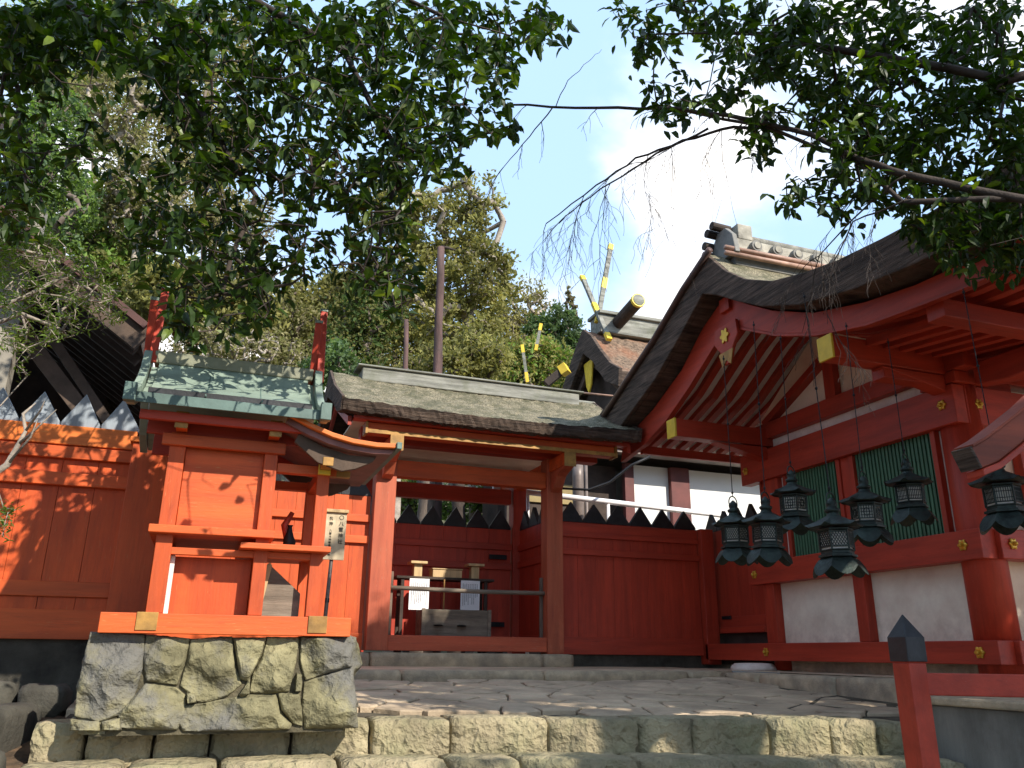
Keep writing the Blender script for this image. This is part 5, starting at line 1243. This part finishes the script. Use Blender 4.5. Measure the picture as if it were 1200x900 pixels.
# left tree: trunk stands left of the frame
Lt = [(-3.4, 2.6, .9), (-3.35, 2.62, 2.4), (-3.1, 2.7, 4.0), (-2.9, 2.8, 5.2)]
left_polys = [
 ([(0,0),(545,0),(560,60),(520,110),(500,150),(420,170),(300,140),(200,150),(150,90),(100,70),(0,80)], 1.25),
 ([(200,150),(300,140),(420,170),(500,150),(520,110),(560,130),(545,215),(500,215),(480,260),(470,300),(400,250),(340,250),(300,200),(240,235),(180,230)], 1.15),
 ([(170,235),(340,250),(350,300),(330,330),(335,350),(300,385),(230,405),(200,400),(175,330),(155,300)], 1.05),
 ([(330,255),(470,290),(490,335),(470,385),(440,360),(395,335),(345,320)], 1.2),
 ([(545,0),(665,0),(668,45),(630,50),(600,95),(600,165),(560,160),(555,60)], .7),
 ([(0,0),(130,0),(120,70),(60,110),(40,180),(60,250),(30,290),(0,300)], .8),
 ([(60,150),(150,100),(210,170),(170,240),(120,230),(70,210)], .22)]
limbsL = [[(-2.0, 3.4, 5.2), hf(120, 40, 4.6), hf(230, 120, 4.8), hf(300, 230, 4.8), hf(260, 340, 4.6)],
          [(-1.6, 3.2, 5.6), hf(250, -30, 4.4), hf(400, 60, 4.6), hf(470, 180, 4.6), hf(440, 300, 4.6)],
          [(-1.4, 3.2, 5.7), hf(380, -60, 4.2), hf(520, 20, 4.2), hf(600, 40, 4.3)],
          [(-2.8, 3.2, 4.6), hf(20, 100, 4.2), hf(30, 220, 4.2)]]
off = np.stack([rng.uniform(-4.5, -1.4, 260), rng.uniform(1.2, 4.2, 260), rng.uniform(4.4, 6.6, 260)], 1)
overhang('broadleaf_tree', 'dark glossy-leaved evergreen tree overhanging the upper left of the photo', Lt, [.17, .15, .12, .09], limbsL, left_polys, 1480, (3.5, 5.8), .100, .046, 8, [LEAF, LEAFY], .10, BARKD, extra=off)
# right tree
Rt_ = [(4.6, 1.0, .9), (4.55, 1.05, 2.4), (4.4, 1.1, 3.6), (4.2, 1.2, 4.6)]
right_polys = [
 ([(830,0),(1200,0),(1200,270),(1120,290),(1060,265),(1010,225),(960,190),(940,130),(900,90),(850,60)], 1.1),
 ([(705,0),(850,0),(860,70),(900,90),(930,140),(900,190),(860,170),(830,140),(790,150),(750,130),(745,80),(712,25)], .52),
 ([(1075,260),(1200,250),(1200,325),(1140,325),(1085,300)], 1.0),
 ([(910,215),(1010,200),(1060,260),(990,275),(960,245),(915,240)], .5)]
limbsR = [[(4.1, 1.7, 4.6), hf(1300, 60, 3.4), hf(1180, 90, 3.5), hf(1040, 70, 3.7), hf(900, 40, 3.9), hf(770, 40, 4.0)],
          [(4.0, 1.8, 4.2), hf(1260, 235, 3.3), hf(1150, 235, 3.3), hf(1060, 235, 3.4), hf(1000, 185, 3.5), hf(900, 150, 3.7), hf(800, 130, 3.9)],
          [(4.1, 2.0, 4.1), hf(1280, 260, 3.2), hf(1160, 290, 3.3)]]
off = np.stack([rng.uniform(4.4, 6.4, 160), rng.uniform(.4, 2.0, 160), rng.uniform(4.6, 6.2, 160)], 1)
rtree = overhang('broadleaf_tree', 'dark-leaved evergreen tree overhanging the upper right of the photo', Rt_, [.15, .13, .11, .08], limbsR, right_polys, 820, (3.35, 4.7), .084, .035, 8, [LEAF, LEAFY], .08, BARKD, extra=off)
# bare long limb with hanging twigs, part of the right tree
def twigs(mb, start, direction, length, r, depth, rr, sag=.25):
    p = Vector(start); d = Vector(direction).normalized(); n = 6; pts = [p.copy()]
    for k in range(n):
        d = (d+Vector((rr.uniform(-.22, .22), rr.uniform(-.22, .22), rr.uniform(-.2, .16)-sag*.25))).normalized(); p = p+d*length/n; pts.append(p.copy())
    mb.tube(pts, [max(.0009, r*(1-.8*k/n)) for k in range(n+1)], 5)
    if depth > 0:
        for k in range(1, n+1):
            if rr.random() < .75:
                a = rr.uniform(-1, 1); nd = (d+Vector((rr.uniform(-1, 1), rr.uniform(-.8, .8), rr.uniform(-.9, .5)))).normalized()
                twigs(mb, pts[k], nd, length*rr.uniform(.4, .65), r*.55, depth-1, rr, sag)
rr = random.Random(77); bl_ = MB()
def limb(pxs, F0_, F1_, r0_, r1_):
    P = []; n = len(pxs)
    for k, (x, y) in enumerate(pxs): P.append(Vector(hf(x, y, F0_+(F1_-F0_)*k/(n-1))))
    D = []
    for a, b in zip(P, P[1:]):
        for q in range(4): D.append(a.lerp(b, q/4)+Vector((rr.uniform(-.006, .006), 0, rr.uniform(-.006, .006))))
    D.append(P[-1]); bl_.tube(D, [r0_+(r1_-r0_)*k/(len(D)-1) for k in range(len(D))], 8); return D
A1 = limb([(1290,250),(1150,225),(1060,205),(1005,185),(950,158),(870,138),(800,128),(700,126),(592,123)], 3.2, 4.0, .022, .006)
A2 = limb([(925,152),(860,148),(800,165),(745,185),(700,218),(640,262)], 3.75, 4.1, .010, .003)
A3 = limb([(830,150),(770,180),(715,215),(672,245),(655,262)], 3.8, 4.2, .007, .002)
A4 = limb([(648,127),(620,160),(590,195),(565,240)], 3.9, 4.3, .004, .0012)
A5 = limb([(650,126),(665,95),(690,70),(705,58)], 3.9, 4.2, .003, .001)
A6 = limb([(1060,205),(1010,245),(960,300),(940,390)], 3.3, 3.9, .006, .0012)
A7 = limb([(1060,235),(1000,260),(965,330),(970,380)], 3.2, 3.8, .005, .001)
for D, ln, dn in ((A1[14:], .22, 1), (A2, .38, 2), (A3, .38, 2), (A4, .2, 1), (A6, .34, 2), (A7, .3, 2)):
    for k in range(2, len(D), 3):
        d0 = (D[k]-D[k-1]).normalized(); twigs(bl_, D[k], d0+Vector((rr.uniform(-.8, .8), rr.uniform(-.6, .6), rr.uniform(-1.3, .5))), ln*rr.uniform(.5, 1.2), .0026, dn, rr, .5)
for k in (5, 9, 15): twigs(bl_, A2[k], Vector((.05, 0, -1)), .6, .0022, 1, rr, .9)
bl_.build('bare_limb', BARKD, rtree, smooth=True)

# sunlit small-leaved bush branch at left, low
Bt = [(-3.0, 3.9, .95), (-2.95, 3.95, 2.2), (-2.7, 4.2, 3.0), (-2.5, 4.4, 3.5)]
polyB = [([(0,285),(60,275),(120,310),(148,350),(140,385),(95,392),(60,400),(40,420),(0,410)], 1), ([(0,240),(50,240),(70,280),(0,290)], .6), ([(15,425),(35,420),(38,445),(18,445)], .5), ([(0,590),(12,590),(12,630),(0,630)], .6)]
limbsB = [[hf(-60, 380, 4.6), hf(20, 350, 4.7), hf(75, 320, 4.8), hf(120, 350, 4.8)], [hf(-60, 400, 4.6), hf(30, 370, 4.7), hf(70, 385, 4.7)], [hf(-40, 300, 4.6), hf(20, 290, 4.7), hf(60, 300, 4.7)]]
overhang('small_leaved_tree', 'sunlit yellow-green fine-leaved tree reaching in at the left edge before the dark hall', Bt, [.09, .08, .06, .045], limbsB, polyB, 620, (4.3, 5.1), .040, .010, 14, [LM[5], LEAFY], .5, BARKG, r0=.0013, rmax=.02, droop=(-.6, .9))
# pale forked lichen-covered branch low at the left edge, on its own stem outside the frame
ls = MB(); P = [(-1.9, 4.5, 1.0), (-1.75, 4.5, 1.8), hf(-30, 570, 4.4), hf(8, 545, 4.4), hf(22, 520, 4.4), hf(30, 505, 4.4), hf(27, 485, 4.4), hf(42, 472, 4.4)]
ls.tube(P, [.03, .026, .022, .018, .013, .010, .009, .003], 8)
for pa, pb, pc in (((22, 520), (40, 505), (66, 480)), ((30, 505), (48, 480), (52, 470)), ((8, 545), (36, 512), (44, 492))): ls.tube([hf(*pa, 4.4), hf(*pb, 4.35), hf(*pc, 4.3)], [.009, .006, .002], 6)
o = ls.build('lichened_branch', BARKG, None, smooth=True); tag(o, 'pale lichen-covered forked branch rising at the left edge before the orange fence', 'branch')

# unseen evergreens added off camera: their crowns shade the paving and the hall front
def shade_tree(base, blobs, label, ntips, nleaf):
    return bg_tree(base, blobs, LEAF, label, ntips, nleaf, .16, BARKD, 'unseen evergreens added for shade', rmax=.22, spread=.34, name='added_evergreen')
shade_tree((9.6, -1.6, .0), [(5.9, 1.25, 5.4, 1.5, .75, .6), (8.4, .7, 5.6, 1.8, .9, 1.0), (11, .2, 6.0, 2.0, 1.4, 1.2)], 'unseen evergreen added beyond the right edge to shade the paving and hall front', 300, 15000)
shade_tree((6.4, -3.6, .0), [(5.1, -1.85, 5.2, .8, .6, .6), (6.0, -2.6, 5.3, .9, .7, .7), (7.0, -3.9, 6.0, 1.2, 1.1, 1.0)], 'unseen evergreen added behind the viewpoint to shade the black capped post', 160, 8000)
shade_tree((-5.5, -2.5, .0), [(-4.5, -1.5, 6.5, 2.6, 2.6, 1.6), (-1.2, -1.6, 7.2, 2.0, 1.6, 1.0), (-6.5, 1.5, 6.2, 2.0, 2.0, 1.6)], 'unseen evergreen added behind the viewpoint on the left to cut the sky light', 260, 12000)

shade_tree((-3.2, -3.4, .0), [(.2, 1.1, 8.1, 1.3, .9, .6), (-2.2, -.6, 8.3, 1.8, 1.6, .9)], 'tall unseen evergreen added behind the viewpoint to shade the left canopy', 200, 9000)
shade_tree((5.6, -4.2, .0), [(4.7, -.5, 7.8, 1.0, .6, .5), (6.6, .3, 7.8, 1.0, .8, .6)], 'tall unseen evergreen added behind the viewpoint to shade the right canopy', 160, 7000)
# the wooded slope rising behind the left side
for (bx_, blobs_, m_, m2_, lab_) in (
    ((120, 540, 27), [blob(60, 60, 27, 90, 70), blob(170, 40, 27, 90, 60), blob(120, 130, 27, 80, 60)], LM[5], LM[1], 'high sunlit yellow-green tree behind the upper left canopy'),
    ((230, 540, 29), [blob(250, 60, 29, 70, 60), blob(240, 160, 29, 70, 60), blob(230, 240, 29, 60, 60)], LM[1], LM[4], 'tall olive tree behind the middle of the left canopy'),
    ((90, 540, 23), [blob(70, 330, 23, 80, 60), blob(150, 340, 23, 60, 60), blob(110, 260, 23, 70, 50)], LM[0], LM[5], 'broad olive tree rising over the roof of the dark hall'),
    ((230, 560, 21), [blob(210, 350, 21, 60, 45), blob(270, 370, 21, 60, 40)], LM[1], LM[0], 'yellow-green tree close behind the small shrine roof'),
    ((380, 560, 25), [blob(370, 370, 25, 55, 40), blob(410, 350, 25, 45, 40), blob(350, 420, 25, 60, 35)], LM[0], LM[1], 'rounded olive tree filling the slope above the right shrine horn'),
    ((690, 560, 34), [blob(640, 430, 34, 60, 40), blob(690, 440, 34, 50, 35)], LM[2], LM[1], 'distant green tree low behind the gilt horns'),
    ((500, 560, 30), [blob(500, 380, 30, 60, 50), blob(470, 420, 30, 60, 40), blob(590, 430, 30, 60, 35)], LM[0], LM[1], 'hazy olive tree far up the slope behind the gate')):
    bg_tree(base_of(*bx_), blobs_, m_, lab_, 260, 14000, .17, m2=m2_, frac=.5)
